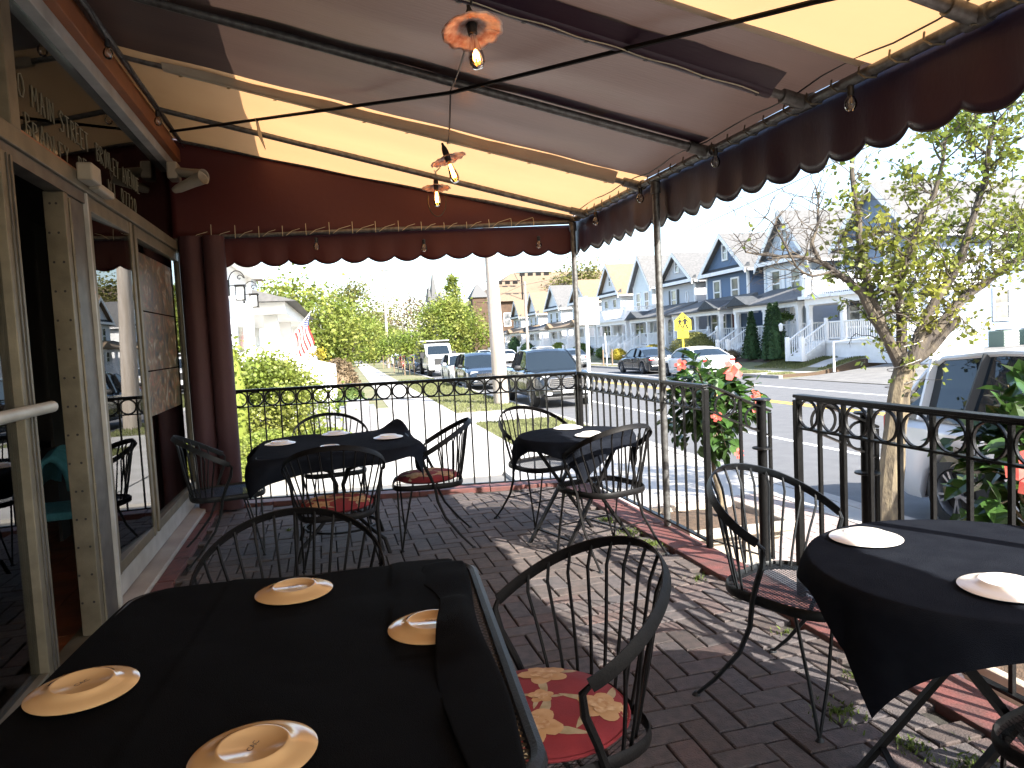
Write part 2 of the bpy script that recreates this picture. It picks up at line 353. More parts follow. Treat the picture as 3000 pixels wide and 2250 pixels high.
# herringbone pavers
U = .104
bricks = []
for i in range(-90, 90):
    for j in range(-60, 60):
        # lattice (1,1) and (4,0)
        ox, oy = i + 4 * j, i
        for (a, b, c, d) in ((0, 0, 2, 1), (2, -1, 3, 1)):
            x0, y0, x1, y1 = (ox + a) * U, (oy + b) * U, (ox + c) * U, (oy + d) * U
            cx_, cy_ = (x0 + x1) / 2, (y0 + y1) / 2
            if cx_ < XW + .2 or cx_ > 2.05 or cy_ > yfar(cx_) - .10 or cy_ < -1.0: continue
            bricks.append((cx_, cy_, (c - a) == 2))
def brick_geo(mb, cx_, cy_, hz, dz, tx, ty, g=.004):
    hx, hy = ((U - g), (U / 2 - g)) if hz else ((U / 2 - g), (U - g))
    M = Matrix.Translation((cx_, cy_, dz)) @ Matrix.Rotation(tx, 4, 'X') @ Matrix.Rotation(ty, 4, 'Y')
    b = .004
    vs = [(-hx, -hy, -.03), (hx, -hy, -.03), (hx, hy, -.03), (-hx, hy, -.03), (-hx, -hy, -b), (hx, -hy, -b), (hx, hy, -b), (-hx, hy, -b), (-hx + b, -hy + b, 0), (hx - b, -hy + b, 0), (hx - b, hy - b, 0), (-hx + b, hy - b, 0)]
    mb.add([M @ Vector(p) for p in vs], [(0, 1, 5, 4), (1, 2, 6, 5), (2, 3, 7, 6), (3, 0, 4, 7), (4, 5, 9, 8), (5, 6, 10, 9), (6, 7, 11, 10), (7, 4, 8, 11), (8, 9, 10, 11)])
def vis_score(b):
    x, y, _ = b
    if y < .9: return 99
    ang = math.atan2(x, y); 
    if ang < -.25 or ang > .88: return 99
    if y < 2.3 and x < .45: return 50 + y      # under the near table
    return math.hypot(x, y)
bricks.sort(key=vis_score)
mh = MB(); brick_geo(mh, 0, 0, True, 0, 0, 0); mv = MB(); brick_geo(mv, 0, 0, False, 0, 0, 0)
def mk(mb, n):
    me = bpy.data.meshes.new(n); me.from_pydata(mb.v, [], mb.f); return me
def brick_mat():
    m = mat('brick_single', (.088, .070, .064), .85, 0, (.056, .048, .045), 28, .6, 160); N = m.node_tree.nodes; L = m.node_tree.links
    oi = N.new('ShaderNodeObjectInfo'); b = N['Principled BSDF']; src = b.inputs['Base Color'].links[0].from_socket
    cr = N.new('ShaderNodeValToRGB'); e = cr.color_ramp.elements; e[0].color = (.80, .72, .68, 1); e[1].color = (1.15, .95, .92, 1); x = e.new(.35); x.color = (1.0, 1.02, 1.05, 1); x = e.new(.7); x.color = (.85, .9, 1.0, 1)
    L.new(oi.outputs['Random'], cr.inputs[0]); mx = N.new('ShaderNodeMix'); mx.data_type = 'RGBA'; mx.blend_type = 'MULTIPLY'; mx.inputs[0].default_value = 1
    L.new(src, mx.inputs[6]); L.new(cr.outputs[0], mx.inputs[7]); L.new(mx.outputs[2], b.inputs['Base Color'])
    va = N.new('ShaderNodeVectorMath'); va.operation = 'ADD'
    for n_ in N:
        if n_.type == 'TEX_NOISE':
            s_ = n_.inputs['Vector'].links[0].from_socket; v2 = N.new('ShaderNodeVectorMath'); v2.operation = 'ADD'; L.new(s_, v2.inputs[0]); L.new(oi.outputs['Location'], v2.inputs[1]); L.new(v2.outputs[0], n_.inputs['Vector'])
brick_mat()
meh, mev = mk(mh, 'brick_long'), mk(mv, 'brick_cross')
meh.materials.append(G['brick_single']); mev.materials.append(G['brick_single'])
rest = MB()
for k, (x, y, hz) in enumerate(bricks):
    dz = R_.gauss(0, .0018) + .006; tx, ty = R_.gauss(0, .008), R_.gauss(0, .008)
    if k < 300:
        o = bpy.data.objects.new('brick', meh if hz else mev); col.objects.link(o); o.parent = patio; o.location = (x, y, dz); o.rotation_euler = (tx, ty, R_.gauss(0, .006))
    else: brick_geo(rest, x, y, hz, dz, tx, ty)
o = rest.build('brick_field', 'brick', patio, kind='stuff')
# red painted kerb round the patio, in blocks
def kerb_run(a, b, n):
    a, b = Vector(a), Vector(b); d = (b - a) / n; nrm = Vector((-d.y, d.x, 0)).normalized()
    for i in range(n):
        p, q = a + d * i + d.normalized() * .003, a + d * (i + 1) - d.normalized() * .003; h = .03 + R_.uniform(-.004, .004)
        M = Matrix.Identity(4); mb = MB(); mb.prism([(p.x, p.y), (q.x, q.y), (q.x + nrm.x * .23, q.y + nrm.y * .23), (p.x + nrm.x * .23, p.y + nrm.y * .23)], Matrix.Translation((0, 0, -.78)), .78 + h)
        mb.build('kerb_block', 'red_curb', patio, bevel=.006)
kerb_run((2.062, yfar(2.26) + .1, 0), (2.062, 4.1, 0), 4); kerb_run((2.062, 4.09, 0), (2.062, -2, 0), 10)
kerb_run((XW, yfar(XW), 0), (2.06, yfar(2.06), 0), 5)
# steps at the gate opening
for k in range(3): slab_ = MB().box(2.30, 3.16, -.75, 2.30 + .32 * (k + 1), 4.06, -.12 - .17 * k).build('step', 'concrete', patio)
# weeds
def blades(mb, c, n, r, h, w=.006):
    for i in range(n):
        a = R_.uniform(0, 2 * PI); q = R_.gauss(0, r); x, y = c[0] + q * math.cos(a), c[1] + q * math.sin(a); b = R_.uniform(0, 2 * PI); hh = h * R_.uniform(.4, 1.2)
        dx, dy = math.cos(b) * w, math.sin(b) * w; lx, ly = R_.gauss(0, hh * .5), R_.gauss(0, hh * .5)
        mb.add([(x - dx, y - dy, c[2]), (x + dx, y + dy, c[2]), (x + dx * .6 + lx * .5, y + dy * .6 + ly * .5, c[2] + hh * .7), (x + lx, y + ly, c[2] + hh)], [(0, 1, 2, 3)])
mb = MB()
for c, n, r in (((1.98, 4.62), 260, .07), ((2.0, 4.3), 240, .06), ((1.97, 5.0), 150, .05), ((1.95, 3.6), 60, .03), ((1.96, 2.8), 40, .03), ((1.72, 2.15), 130, .05), ((1.78, 1.9), 110, .05), ((1.88, 1.75), 130, .06), ((1.95, 2.35), 60, .04), ((2.02, 5.9), 80, .04), ((-.35, 5.75), 30, .03)):
    blades(mb, (c[0], c[1], .004), n, r, .022, .0035)
mb.build('moss_and_weeds', 'grass_blade', kind='stuff')
# grass blades on the verge and lawns near enough to see
mb = MB()
for i in range(9000):
    y = R_.choice((R_.uniform(12.7, 17.5), R_.uniform(20.7, 45))); x = R_.uniform(2.98, 5.1); h = .04 * (1 + y / 30); 
    b = R_.uniform(0, PI); ww = .01 * (1 + y / 15); mb.add([(x - ww, y, .11), (x + ww, y, .11), (x + R_.gauss(0, .02), y + R_.gauss(0, .02), .11 + h * R_.uniform(.6, 1.4))], [(0, 1, 2)])
for i in range(7000):
    y = R_.uniform(28.3, 34); x = R_.uniform(18.1, 22.9)
    if 19.3 < x < 20.6 or 28.9 < y < 30.2: continue
    z = berm(x); mb.add([(x - .05, y, z), (x + .05, y, z), (x + R_.gauss(0, .03), y, z + R_.uniform(.05, .12))], [(0, 1, 2)])
mb.build('grass_blades', 'lawn_blade', frame='S', kind='stuff')
# ================================================================== STOREFRONT
sf = thing('storefront_building', 'restaurant storefront with aluminium glazed doors and dark transom window', 'building', (XW, 3, 0))
def pt(name, m, boxes, par=sf, **k):
    mb = MB()
    for b in boxes: mb.box(*b)
    return mb.build(name, m, par, **k)
W0, W1 = -3.0, 7.04
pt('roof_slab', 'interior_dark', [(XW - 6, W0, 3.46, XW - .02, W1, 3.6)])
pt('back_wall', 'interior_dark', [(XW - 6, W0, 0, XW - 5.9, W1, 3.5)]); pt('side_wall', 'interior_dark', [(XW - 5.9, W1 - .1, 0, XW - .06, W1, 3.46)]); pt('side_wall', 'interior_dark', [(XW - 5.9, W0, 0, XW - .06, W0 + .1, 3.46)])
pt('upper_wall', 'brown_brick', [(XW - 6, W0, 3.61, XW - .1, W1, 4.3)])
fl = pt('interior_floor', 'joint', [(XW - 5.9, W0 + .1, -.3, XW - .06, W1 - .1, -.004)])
# terracotta tiles near the door, one by one
mb = MB().box(-.148, -.148, 0, .148, .148, .012); met = mk(mb, 'floor_tile'); met.materials.append(G['terracotta'])
for i in range(6):
    for j in range(14):
        o = bpy.data.objects.new('floor_tile', met); col.objects.link(o); o.parent = fl; o.location = (XW - .22 - .302 * i, 3.3 + .302 * j, -.004 + R_.uniform(0, .002)); 
        OFFx = OFF[sf.name]; o.location = o.location - Vector(OFFx)
# sill and bulkhead
pt('sill', 'concrete_kerb', [(XW - .1, 4.32, -.02, XW + .10, W1 - .1, .05)], bevel=.005)
pt('threshold', 'alu', [(XW - .12, 3.2, .0, XW + .05, 4.31, .03)])
for y in (4.5, 5.0, 5.5, 6.0, 6.5): pt('sill_tile', 'red_curb', [(XW + .105, y - .24, -.02, XW + .2, y + .24, .022)])
pt('bottom_panel', 'alu_white', [(XW - .05, 4.36, .06, XW - .005, 6.93, .20)], bevel=.004)
# frames
for y0, y1, mm in ((-2.6, -2.5, 'alu'), (6.94, 7.03, 'alu')): pt('corner_post', 'alu', [(XW - .1, y0, 0, XW + .03, y1, 3.0)], bevel=.004)
pt('transom_bar', 'alu', [(XW - .08, -2.5, 2.28, XW + .035, 6.94, 2.36)], bevel=.004)
pt('header_track', 'alu_dark', [(XW - .06, -2.5, 2.22, XW + .02, 4.28, 2.278)])
pt('transom_top_rail', 'alu_white', [(XW - .06, -2.5, 2.98, XW + .04, 6.94, 3.06)], bevel=.004)
pt('fascia_board', 'orange_wood', [(XW - .06, -2.5, 3.062, XW + .09, 7.03, 3.17)], bevel=.005)
pt('fascia_ledge', 'orange_wood', [(XW - .06, -2.5, 3.172, XW + .05, 7.03, 3.30)], bevel=.005)
pt('mullion', 'alu', [(XW - .06, 3.36, 2.362, XW + .03, 3.46, 2.978)], bevel=.004)
tp = pt('transom_pane', 'transom_glass', [(XW - .03, 3.46, 2.362, XW - .02, 6.938, 2.978)])
pt('transom_pane', 'transom_glass', [(XW - .03, -2.5, 2.362, XW - .02, 3.36, 2.978)])
pt('transom_stop', 'orange_wood', [(XW - .018, 3.46, 2.362, XW + .005, 4.3, 2.39)])
# window sashes: (y0,y1)
for k, (y0, y1) in enumerate(((4.32, 5.26), (5.32, 6.90))):
    fr = pt('window_frame', 'alu', [(XW - .05, y0, .205, XW + .02, y0 + .06, 2.278), (XW - .05, y1 - .06, .205, XW + .02, y1, 2.278), (XW - .05, y0 + .062, 2.20, XW + .015, y1 - .062, 2.278), (XW - .05, y0 + .062, .205, XW + .015, y1 - .062, .27)], bevel=.004)
    ym_ = (y0 + y1) / 2; mb = MB().box(-.0035, y0 + .055 - ym_, .26, .0035, y1 - .055 - ym_, 2.21, Matrix.Translation((XW - .016, ym_, 0)) @ Matrix.Rotation(-.062 if k == 0 else -.012, 4, 'Z')); g = mb.build('pane', 'pane_glass', fr, absolute=False); g.location = -Vector(OFF[sf.name])
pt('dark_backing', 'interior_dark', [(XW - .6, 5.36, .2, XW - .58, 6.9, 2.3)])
# posters behind the second sash
for z0, z1 in ((1.72, 2.12), (1.30, 1.71), (.98, 1.29)): pt('poster', 'poster_print', [(XW - .011, 5.42, z0, XW - .007, 6.80, z1)])
# door jamb pair with screw holes
pt('door_jamb', 'alu', [(XW - .07, 3.95, .031, XW + .02, 4.01, 2.218)], bevel=.003)
pt('door_jamb', 'alu_dark', [(XW - .02, 4.03, .031, XW + .01, 4.285, 2.218)], bevel=.003)
pt('jamb_lip', 'alu_white', [(XW - .01, 4.287, .06, XW + .028, 4.312, 2.278)])
mb = MB()
for k in range(15):
    for dx in (-.05, -.005): mb.lathe([(.005, 0), (.006, .004)], 8, Matrix.Translation((XW + dx + R_.uniform(-.01, .01), 3.949, .2 + .14 * k)) @ Matrix.Rotation(PI / 2, 4, 'X'))
mb.build('screw', 'rubber', sf, kind='stuff')
mb = MB(); mb.tube([(XW + .022, 4.02, .05), (XW + .022, 4.02, 2.2)], .006, 8)
for k in range(16): mb.tube([(XW + .022, 4.02, .1 + .13 * k), (XW + .022, 4.02, .13 + .13 * k)], .009, 8)
mb.build('piano_hinge', 'alu', sf)
# near door leaf (closed leaf of the pair): stile, pane, push bar
dr = pt('door', 'alu', [(XW - .04, 3.22, .035, XW + .03, 3.34, 2.235), (XW - .04, 2.2, .035, XW + .03, 2.3, 2.235), (XW - .04, 2.302, .035, XW + .03, 3.218, .16), (XW - .04, 2.302, 2.14, XW + .03, 3.218, 2.235)], bevel=.003)
def sub(mb, name, m, par, **k):
    o = mb.build(name, m, par, absolute=False, **k); o.location = -Vector(OFF[sf.name]); return o
sub(MB().box(XW - .01, 2.30, .16, XW - .003, 3.22, 2.14), 'pane', 'pane_glass', dr)
mb = MB(); mb.tube([(XW + .075, 2.25, 1.22), (XW + .075, 3.38, 1.22)], .024, 12); mb.box(XW + .03, 3.25, 1.205, XW + .07, 3.30, 1.235); sub(mb, 'push_bar', 'alu_white', dr, smooth=True)
mb = MB().box(XW + .031, 3.265, .04, XW + .036, 3.275, 2.23).box(XW + .031, 3.30, .04, XW + .036, 3.306, 2.23); sub(mb, 'seal_strip', 'alu_dark', dr)
# transom writing
Mt = Matrix.Translation(Vector((XW - .012, 3.56, 2.70)) - Vector(OFF[sf.name])) @ Matrix(((0, 0, 1, 0), (1, 0, 0, 0), (0, 1, 0, 0), (0, 0, 0, 1)))
SF = {'O': [[(0, .5), (.1, .9), (.35, 1), (.55, .75), (.58, .4), (.4, .05), (.15, .03), (0, .3), (0, .5)]], 'M': [[(0, 0), (.05, .95), (.3, .35), (.55, 1), (.62, 0)]], 'A': [[(0, 0), (.25, 1), (.5, 0)], [(.1, .4), (.42, .42)]], 'I': [[(.1, 0), (.12, 1)]], 'N': [[(0, 0), (.02, 1), (.45, .02), (.46, .98)]],
 'S': [[(.45, .88), (.2, 1), (.02, .78), (.2, .55), (.42, .38), (.35, .08), (.1, 0), (0, .12)]], 'T': [[(0, .97), (.55, 1)], [(.27, .98), (.28, 0)]], 'R': [[(0, 0), (.02, .98), (.35, .95), (.42, .7), (.05, .5), (.45, 0)]], 'E': [[(.42, .98), (.02, 1), (0, 0), (.42, .02)], [(0, .5), (.33, .52)]], 'B': [[(0, 0), (.0, 1), (.3, .95), (.35, .72), (.02, .53), (.4, .4), (.4, .1), (0, 0)]],
 'L': [[(0, 1), (.02, 0), (.4, .02)]], 'Y': [[(0, 1), (.22, .55), (.45, 1)], [(.22, .55), (.1, -.1)]], 'V': [[(0, 1), (.22, 0), (.45, 1)]], 'U': [[(0, 1), (.05, .1), (.25, 0), (.42, .15), (.45, 1)]], 'D': [[(0, 0), (0, 1), (.35, .85), (.45, .45), (.3, .1), (0, 0)]], 'C': [[(.42, .85), (.2, 1), (0, .6), (.08, .1), (.42, .08)]], 'H': [[(0, 0), (.02, 1)], [(.42, 0), (.44, 1)], [(0, .5), (.43, .52)]],
 'J': [[(.35, 1), (.34, .1), (.15, -.02), (0, .2)]], '0': [[(.1, .1), (0, .5), (.12, .95), (.32, .9), (.4, .45), (.28, .03), (.1, .1)]], '7': [[(0, .98), (.42, 1), (.15, 0)]], '2': [[(.02, .8), (.2, 1), (.4, .78), (.02, .02), (.45, .04)]]}
def scrawl(body, y0, y1, z0, hgt, seed):
    rnd = random.Random(seed); adv = [(.55 if ch == ' ' else max(p[0] for st_ in SF[ch] for p in st_) + .26) for ch in body]; k = (y1 - y0) / sum(adv); yy = y0
    for ch, w_ in zip(body, adv):
        if ch != ' ':
            mb = MB(); dz = rnd.gauss(0, .006)
            for st_ in SF[ch]: mb.tube([(XW - .016, yy + p[0] * k + rnd.gauss(0, .001), z0 + dz + p[1] * hgt) for p in st_], .0028, 4)
            mb.build('letter', 'chalk', sf)
        yy += w_ * k
scrawl('O MAIN STREET  BRINLEY AVENUE', 3.61, 5.75, 2.55, .105, 1); scrawl('BRADLEY  BEACH  NJ  07720', 3.66, 5.62, 2.39, .098, 2)
# door closer box above opening
pt('door_closer', 'fixture_beige', [(XW + .036, 4.3, 2.30, XW + .09, 4.6, 2.34)], bevel=.01); pt('sensor_box', 'fixture_beige', [(XW + .036, 4.12, 2.31, XW + .11, 4.28, 2.40)], bevel=.01)
# flat roof overhang above the awning
pt('roof_overhang', 'trim_white', [(XW - 1.2, -3, 3.60, -.12, 7.6, 3.74)])
# twin flood fixture at the far corner
fx = thing('twin_floodlight', 'beige twin-lamp emergency light at the far top corner of the storefront', 'floodlight', (-1.0, 6.58, 2.86))
MB().box(XW + .035, 6.5, 2.84, -1.06, 6.68, 2.98).build('housing', 'fixture_beige', fx, bevel=.015)
for dy, tz, dz in ((0, .25, .03), (-.02, -.35, -.10)):
    M = Matrix.Translation((-1.05, 6.55 + dy, 2.87 + dz)) @ Matrix.Rotation(PI / 2 + tz, 4, 'Y') @ Matrix.Rotation(.35, 4, 'X')
    MB().lathe([(.035, -.06), (.05, -.02), (.06, .10), (.075, .20), (.08, .21), (.072, .205), (.05, .12)], 20, M @ Matrix.Diagonal((.7, 1.15, 1, 1)), cap=False).build('lamp_head', 'fixture_beige', fx, smooth=True)
# inside: dark chair and teal seat
ic = thing('indoor_chair', 'dark wooden chair with a teal seat just inside the open doorway', 'chair', (-1.75, 5.15, 0))
mb = MB(); mb.grid(10, 8, lambda u, v: (-1.66 - .16 * math.cos(v * PI) * .6, 4.95 + .42 * u, .60 + .20 * math.sin(v * PI) + .05 * math.sin(u * PI))); mb.build('seat_back', 'teal_fabric', ic, smooth=True, solid=.03)
mb = MB().box(-1.95, 4.95, .42, -1.55, 5.37, .47); mb.build('seat', 'teal_fabric', ic, bevel=.02)
for dx, dy in ((-.18, -.16), (.18, -.16), (-.18, .2), (.18, .2)): MB().bar((-1.75 + dx, 5.15 + dy, .42), (-1.75 + dx * 1.2, 5.15 + dy * 1.2, 0), .035).build('leg', 'dark_wood', ic)
it = thing('indoor_table', 'dark table standing inside the doorway behind the teal chair', 'table', (-2.6, 6.2, 0))
MB().box(-3.0, 5.9, .70, -2.2, 6.7, .74).build('tabletop', 'dark_wood', it); MB().bar((-2.6, 6.3, 0), (-2.6, 6.3, .7), .08).build('pedestal', 'dark_wood', it)
lc = thing('indoor_ladder_chair', 'dark ladder-back chair seen through the open doorway', 'chair', (-1.8, 6.1, 0))
for y in (5.92, 6.28): MB().bar((-1.8, y, 0), (-1.92, y, 1.0), .035).build('leg', 'dark_wood', lc)
for y in (5.92, 6.28): MB().bar((-1.42, y, 0), (-1.45, y, .45), .035).build('leg', 'dark_wood', lc)
MB().box(-1.86, 5.9, .44, -1.42, 6.3, .47).build('seat', 'dark_wood', lc)
for z in (.6, .75, .9): MB().bar((-1.87 - (z - .6) * .12, 5.92, z), (-1.87 - (z - .6) * .12, 6.28, z), .02, .06).build('slat', 'dark_wood', lc)
# ================================================================== AWNING
aw = thing('awning', 'striped tan and maroon canvas awning with scalloped edge on a pipe frame', 'awning', (2.27, 6.34, -.02))
BZ, WZ = 2.44, 3.24          # pipe heights at the front beam and at the wall
YB0 = -2.5
def rz_(x): return BZ + (WZ - BZ) * (XR - x) / (XR - XW)
mb = MB().tube([(XR, YB0, BZ), (XR, yfar(XR) + .02, BZ)], .024, 12); mb.build('front_beam', 'galv', aw, smooth=True)
mb = MB().tube([(XR, yfar(XR), BZ - .01), (XW + .03, yfar(XW), BZ - .03)], .022, 12); mb.build('side_beam', 'galv', aw, smooth=True)
mb = MB().tube([(XW + .10, YB0, WZ + .0), (XW + .10, yfar(XW), WZ)], .02, 10); mb.build('wall_beam', 'galv', aw, smooth=True)
RIBS = [(5.97, 5.99), (4.84, 4.97), (3.89, 4.0), (3.0, 3.02), (2.08, 2.1), (1.1, 1.1), (.1, .1), (-.9, -.9), (-1.9, -1.9)]
def ribp(k, t, dz=0):
    a, b = RIBS[k]; return Vector((lerp(XR, XW + .1, t), lerp(a, b, t), lerp(BZ, WZ, t) + dz))
mb = MB().tube([(XR, yfar(XR) - .03, BZ + .02), (XW + .1, yfar(XW) - .03, WZ)], .02, 10); mb.build('end_rib', 'galv', aw, smooth=True)
for k in range(len(RIBS)):
    r = .024 if k not in (1, 3) else .02
    MB().tube([ribp(k, .01), ribp(k, 1)], r, 12).build('rib', 'galv', aw, smooth=True)
    mb = MB(); a = ribp(k, 0)      # end fitting
    mb.tube([a + Vector((-.13, 0, .03)), a + Vector((-.015, 0, .003))], .033, 12); mb.tube([a + Vector((0, -.05, 0)), a + Vector((0, .05, 0))], .034, 12); mb.build('pipe_fitting', 'galv', aw, smooth=True)
# canopy canvas: bands across Y
def canopy(y0a, y0b, y1a, y1b, m, name, dz=.035):
    nu, nv = 40, max(4, int((y1a - y0a) * 16))
    def f(u, v):
        x = lerp(XR + .02, XW - .02, u); y = lerp(lerp(y0a, y0b, u), lerp(y1a, y1b, u), v)
        # sag between ribs
        d = min(abs(y - lerp(a, b, u)) for a, b in RIBS); sag = -.022 * math.sin(PI * u) * min(d / .45, 1) ** 2
        return (x, y, lerp(BZ, WZ, u) + dz + sag + .003 * math.sin(9 * x + 4 * y))
    MB().grid(nu, nv, f).build(name, m, aw, smooth=True)
ye = lambda x: yfar(x) - .03
canopy(4.74, 4.82, ye(XR), ye(XW), 'tan_canvas', 'tan_panel')
canopy(2.60, 2.60, 4.74, 4.82, 'mauve_canvas', 'maroon_panel')
canopy(.35, .35, 2.60, 2.60, 'tan_canvas', 'tan_panel')
canopy(-1.6, -1.6, .35, .35, 'mauve_canvas', 'maroon_panel')
canopy(-2.5, -2.5, -1.6, -1.6, 'tan_canvas', 'tan_panel')
# light hem tape along the stripe seams
for a, b in ((2.60, 2.60),):
    MB().grid(30, 1, lambda u, v: (lerp(XR - .03, XW + .1, u), lerp(a, b, u) + .022 * (v - .5) * 2, lerp(BZ, WZ, u) + .028 - .02 * math.sin(PI * u))).build('seam_tape', 'tan_hem', aw)
# laced pockets hugging ribs 1 (tan) and 3 (maroon)
def pocket(k, m, name, w=.085):
    mb = MB(); n = 40
    a_ = []
    def f(u, v):
        p = ribp(k, lerp(.06, .93, u)); ang = lerp(-1.9, 1.9, v); rr = .030
        wav = .010 * math.sin(u * PI * 16)
        if v < .12: return p + Vector((0, -w - wav * (v < .01), .034))
        if v > .88: return p + Vector((0, w * .55 , .034))
        return p + Vector((0, math.sin(ang) * rr * 1.2 * (-1 if 0 else 1), -math.cos(ang) * rr - .001))
    mb.grid(n * 2, 16, f); mb.build(name, m, aw, smooth=True)
    g = MB(); c = MB(); pts = []
    for i in range(11):
        t = lerp(.08, .9, i / 10.); p = ribp(k, t) + Vector((0, -.012, -.0385)); M = Matrix.Translation(p) @ Matrix.Rotation(PI + .2, 4, 'X')
        g.lathe([(.007, 0), (.012, .0), (.012, .003), (.007, .004)], 12, M, cap=False); g.lathe([(.006, .002), (.006, .003)], 8, M)
        pts += [p + Vector((0, .0, -.004)), ribp(k, t - .035) + Vector((0, -.03, -.036))] if k == 3 else []
    g.build('grommet', 'black_plastic' if k == 3 else 'brass', aw, kind='stuff')
    cp = []
    for i in range(60):
        t = lerp(.08, .9, i / 59.); cp.append(ribp(k, t) + Vector((0, -.028 - .008 * math.sin(t * 70), -.034)))
    MB().tube(cp, .0028, 5).build('lacing_cord', 'cord', aw)
pocket(1, 'tan_hem', 'tan_pocket'); pocket(3, 'maroon_canvas', 'maroon_pocket', .14)
# dark sleeve band along rib 2
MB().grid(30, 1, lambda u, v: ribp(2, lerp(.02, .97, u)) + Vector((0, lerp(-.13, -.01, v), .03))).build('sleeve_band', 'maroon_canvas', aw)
# valances with scallops
def scallop(d, per=.235, amp=.05): return amp * (abs(math.sin(PI * d / per)) ** .75)
def valance(a, b, z_top, z_bot, m, name, wob=.012, seed=0):
    a, b = Vector(a), Vector(b); L = (b - a).length; n = int(L / .012); nrm = Vector((-(b - a).y, (b - a).x, 0)).normalized()
    def f(u, v):
        d = u * L; p = a.lerp(b, u); zb = z_bot - scallop(d); z = lerp(z_top, zb, v)
        k = wob * v * (math.sin(d * 5.1 + seed) + .6 * math.sin(d * 11.7 + 2 * seed) + .5 * math.sin(d * 2.3)) + .006 * math.sin(d * 26) * v
        return p + nrm * k + Vector((0, 0, z - p.z))
    MB().grid(n, 8, f).build(name, m, aw, smooth=True, solid=.002)
    # bound edge
    pts = []
    for i in range(n + 1):
        q = f(i / n, 1.0); pts.append(q)
    MB().tube(pts, .0035, 5).build('edge_binding', 'black_plastic', aw)
valance((XR + .05, YB0, 0), (XR + .05, yfar(XR) + .03, 0), BZ + .01, 2.175, 'maroon_canvas', 'front_valance', .016, 1)
valance((XR + .03, yfar(XR) + .05, 0), (XW + .3, yfar(XW + .3) + .05, 0), BZ - .03, 2.19, 'maroon_side', 'side_valance', .01, 3)
# sloping flap above the front beam (roof edge turned down)
MB().grid(120, 2, lambda u, v: (XR + .045 + .015 * v, lerp(YB0, yfar(XR) + .03, u), BZ + .045 - .045 * v + .004 * math.sin(u * 150))).build('roof_edge_flap', 'maroon_canvas', aw, smooth=True)
# side gable
def sg(u, v):
    x = lerp(XR, XW - .03, u); y = yfar(x) - .01 + .02 * math.sin(x * 4) * math.sin(v * PI); top = rz_(x) + .02; return (x, y + .0, lerp(BZ - .03, top, v))
MB().grid(60, 10, sg).build('side_gable', 'maroon_side', aw, smooth=True, solid=.002)
# rope lacing round the beams
mb = MB(); ang = 0; n = 14
for i in range(15):
    x = lerp(XR - .35, XW + .3, i / 14.); p = Vector((x, yfar(x), BZ - .012 - .02 * (XR - x) / 3.4)); q = Vector((x - .17, yfar(x - .17), p.z))
    mb.tube([p + Vector((0, -.01, .05 + .004 * i)), p + Vector((0, -.028, .01)), p + Vector((.0, -.022, -.024))], .003, 5); mb.tube([p + Vector((0, -.0, .055)), q.lerp(p, .3) + Vector((0, -.026, .02)), q + Vector((0, -.024, -.018))], .0026, 5)
mb.build('lacing_cord', 'cord', aw, smooth=True)
for i in range(34):
    mb = MB(); y = 6.2 - i * .17; mb.tube([(XR - .02, y, BZ + .035), (XR - .034, y - .01, BZ + .0), (XR - .03, y - .045, BZ - .03), (XR + .01, y - .06, BZ - .03), (XR + .03, y - .05, BZ)], .0045, 6); mb.build('beam_tie', 'alu', aw, smooth=True)

mb = MB().tube([(XR - .06 + .01 * math.sin(i), 6.2 - i * .2, BZ + .045 - .012 * math.sin(i * 1.7)) for i in range(40)], .004, 5); mb.build('edge_cord', 'black_plastic', aw)
for (x, y) in ((XR, yfar(XR) - .03), (XR, 4.6), (XR, .9)):
    mb = MB().tube([(x, y, BZ - .02), (x, y, -.35)], .0245, 14); mb.build('post', 'galv', aw, smooth=True); MB().lathe([(.034, BZ - .1), (.034, BZ - .02)], 14, Matrix.Translation((x, y, 0))).build('post_collar', 'galv', aw, smooth=True)
br = MB().tube([(XW + .1, 6.45, 3.2), (.76, 3.94, 2.745), (1.78, 2.29, 2.555), (2.24, 1.55, 2.44)], .011, 8); br.build('cross_brace', 'iron', aw, smooth=True)
mb = MB().tube([(-.35, 5.45, 3.03), (-.33, 5.42, 2.9), (-.30, 5.40, 2.80)], [.012, .02, .004], 4, flat=(1, .15)); mb.build('loose_strap', 'tan_hem', aw)
mb = MB().tube([(XW + .13, 7 - i * .25, 3.19 - .02 * math.sin(i * 2.1)) for i in range(24)], .004, 5); mb.build('wall_cable', 'black_plastic', aw)
# maroon curtains tied at the far wall corner
cu = thing('curtain', 'maroon canvas curtain gathered at the far storefront corner', 'curtain', (-.95, 6.75, 0))
def curt(x0, x1, y0, y1, zt, ph):
    def f(u, v):
        a = u * 2 * PI; cxx, cyy = (x0 + x1) / 2, (y0 + y1) / 2; rx, ry = (x1 - x0) / 2, (y1 - y0) / 2
        k = 1 + .05 * math.sin(3 * a + ph + v) * (.5 + .5 * v) + .015 * math.sin(7 * a)
        return (cxx + rx * k * math.cos(a), cyy + ry * k * math.sin(a), lerp(zt, .02, v))
    return MB().grid(60, 14, f)
curt(-1.15, -.94, 6.68, 6.9, 2.4, 0).build('curtain_fold', 'curtain', cu, smooth=True); curt(-.95, -.77, 6.66, 6.84, 2.4, 2).build('curtain_fold', 'curtain', cu, smooth=True)
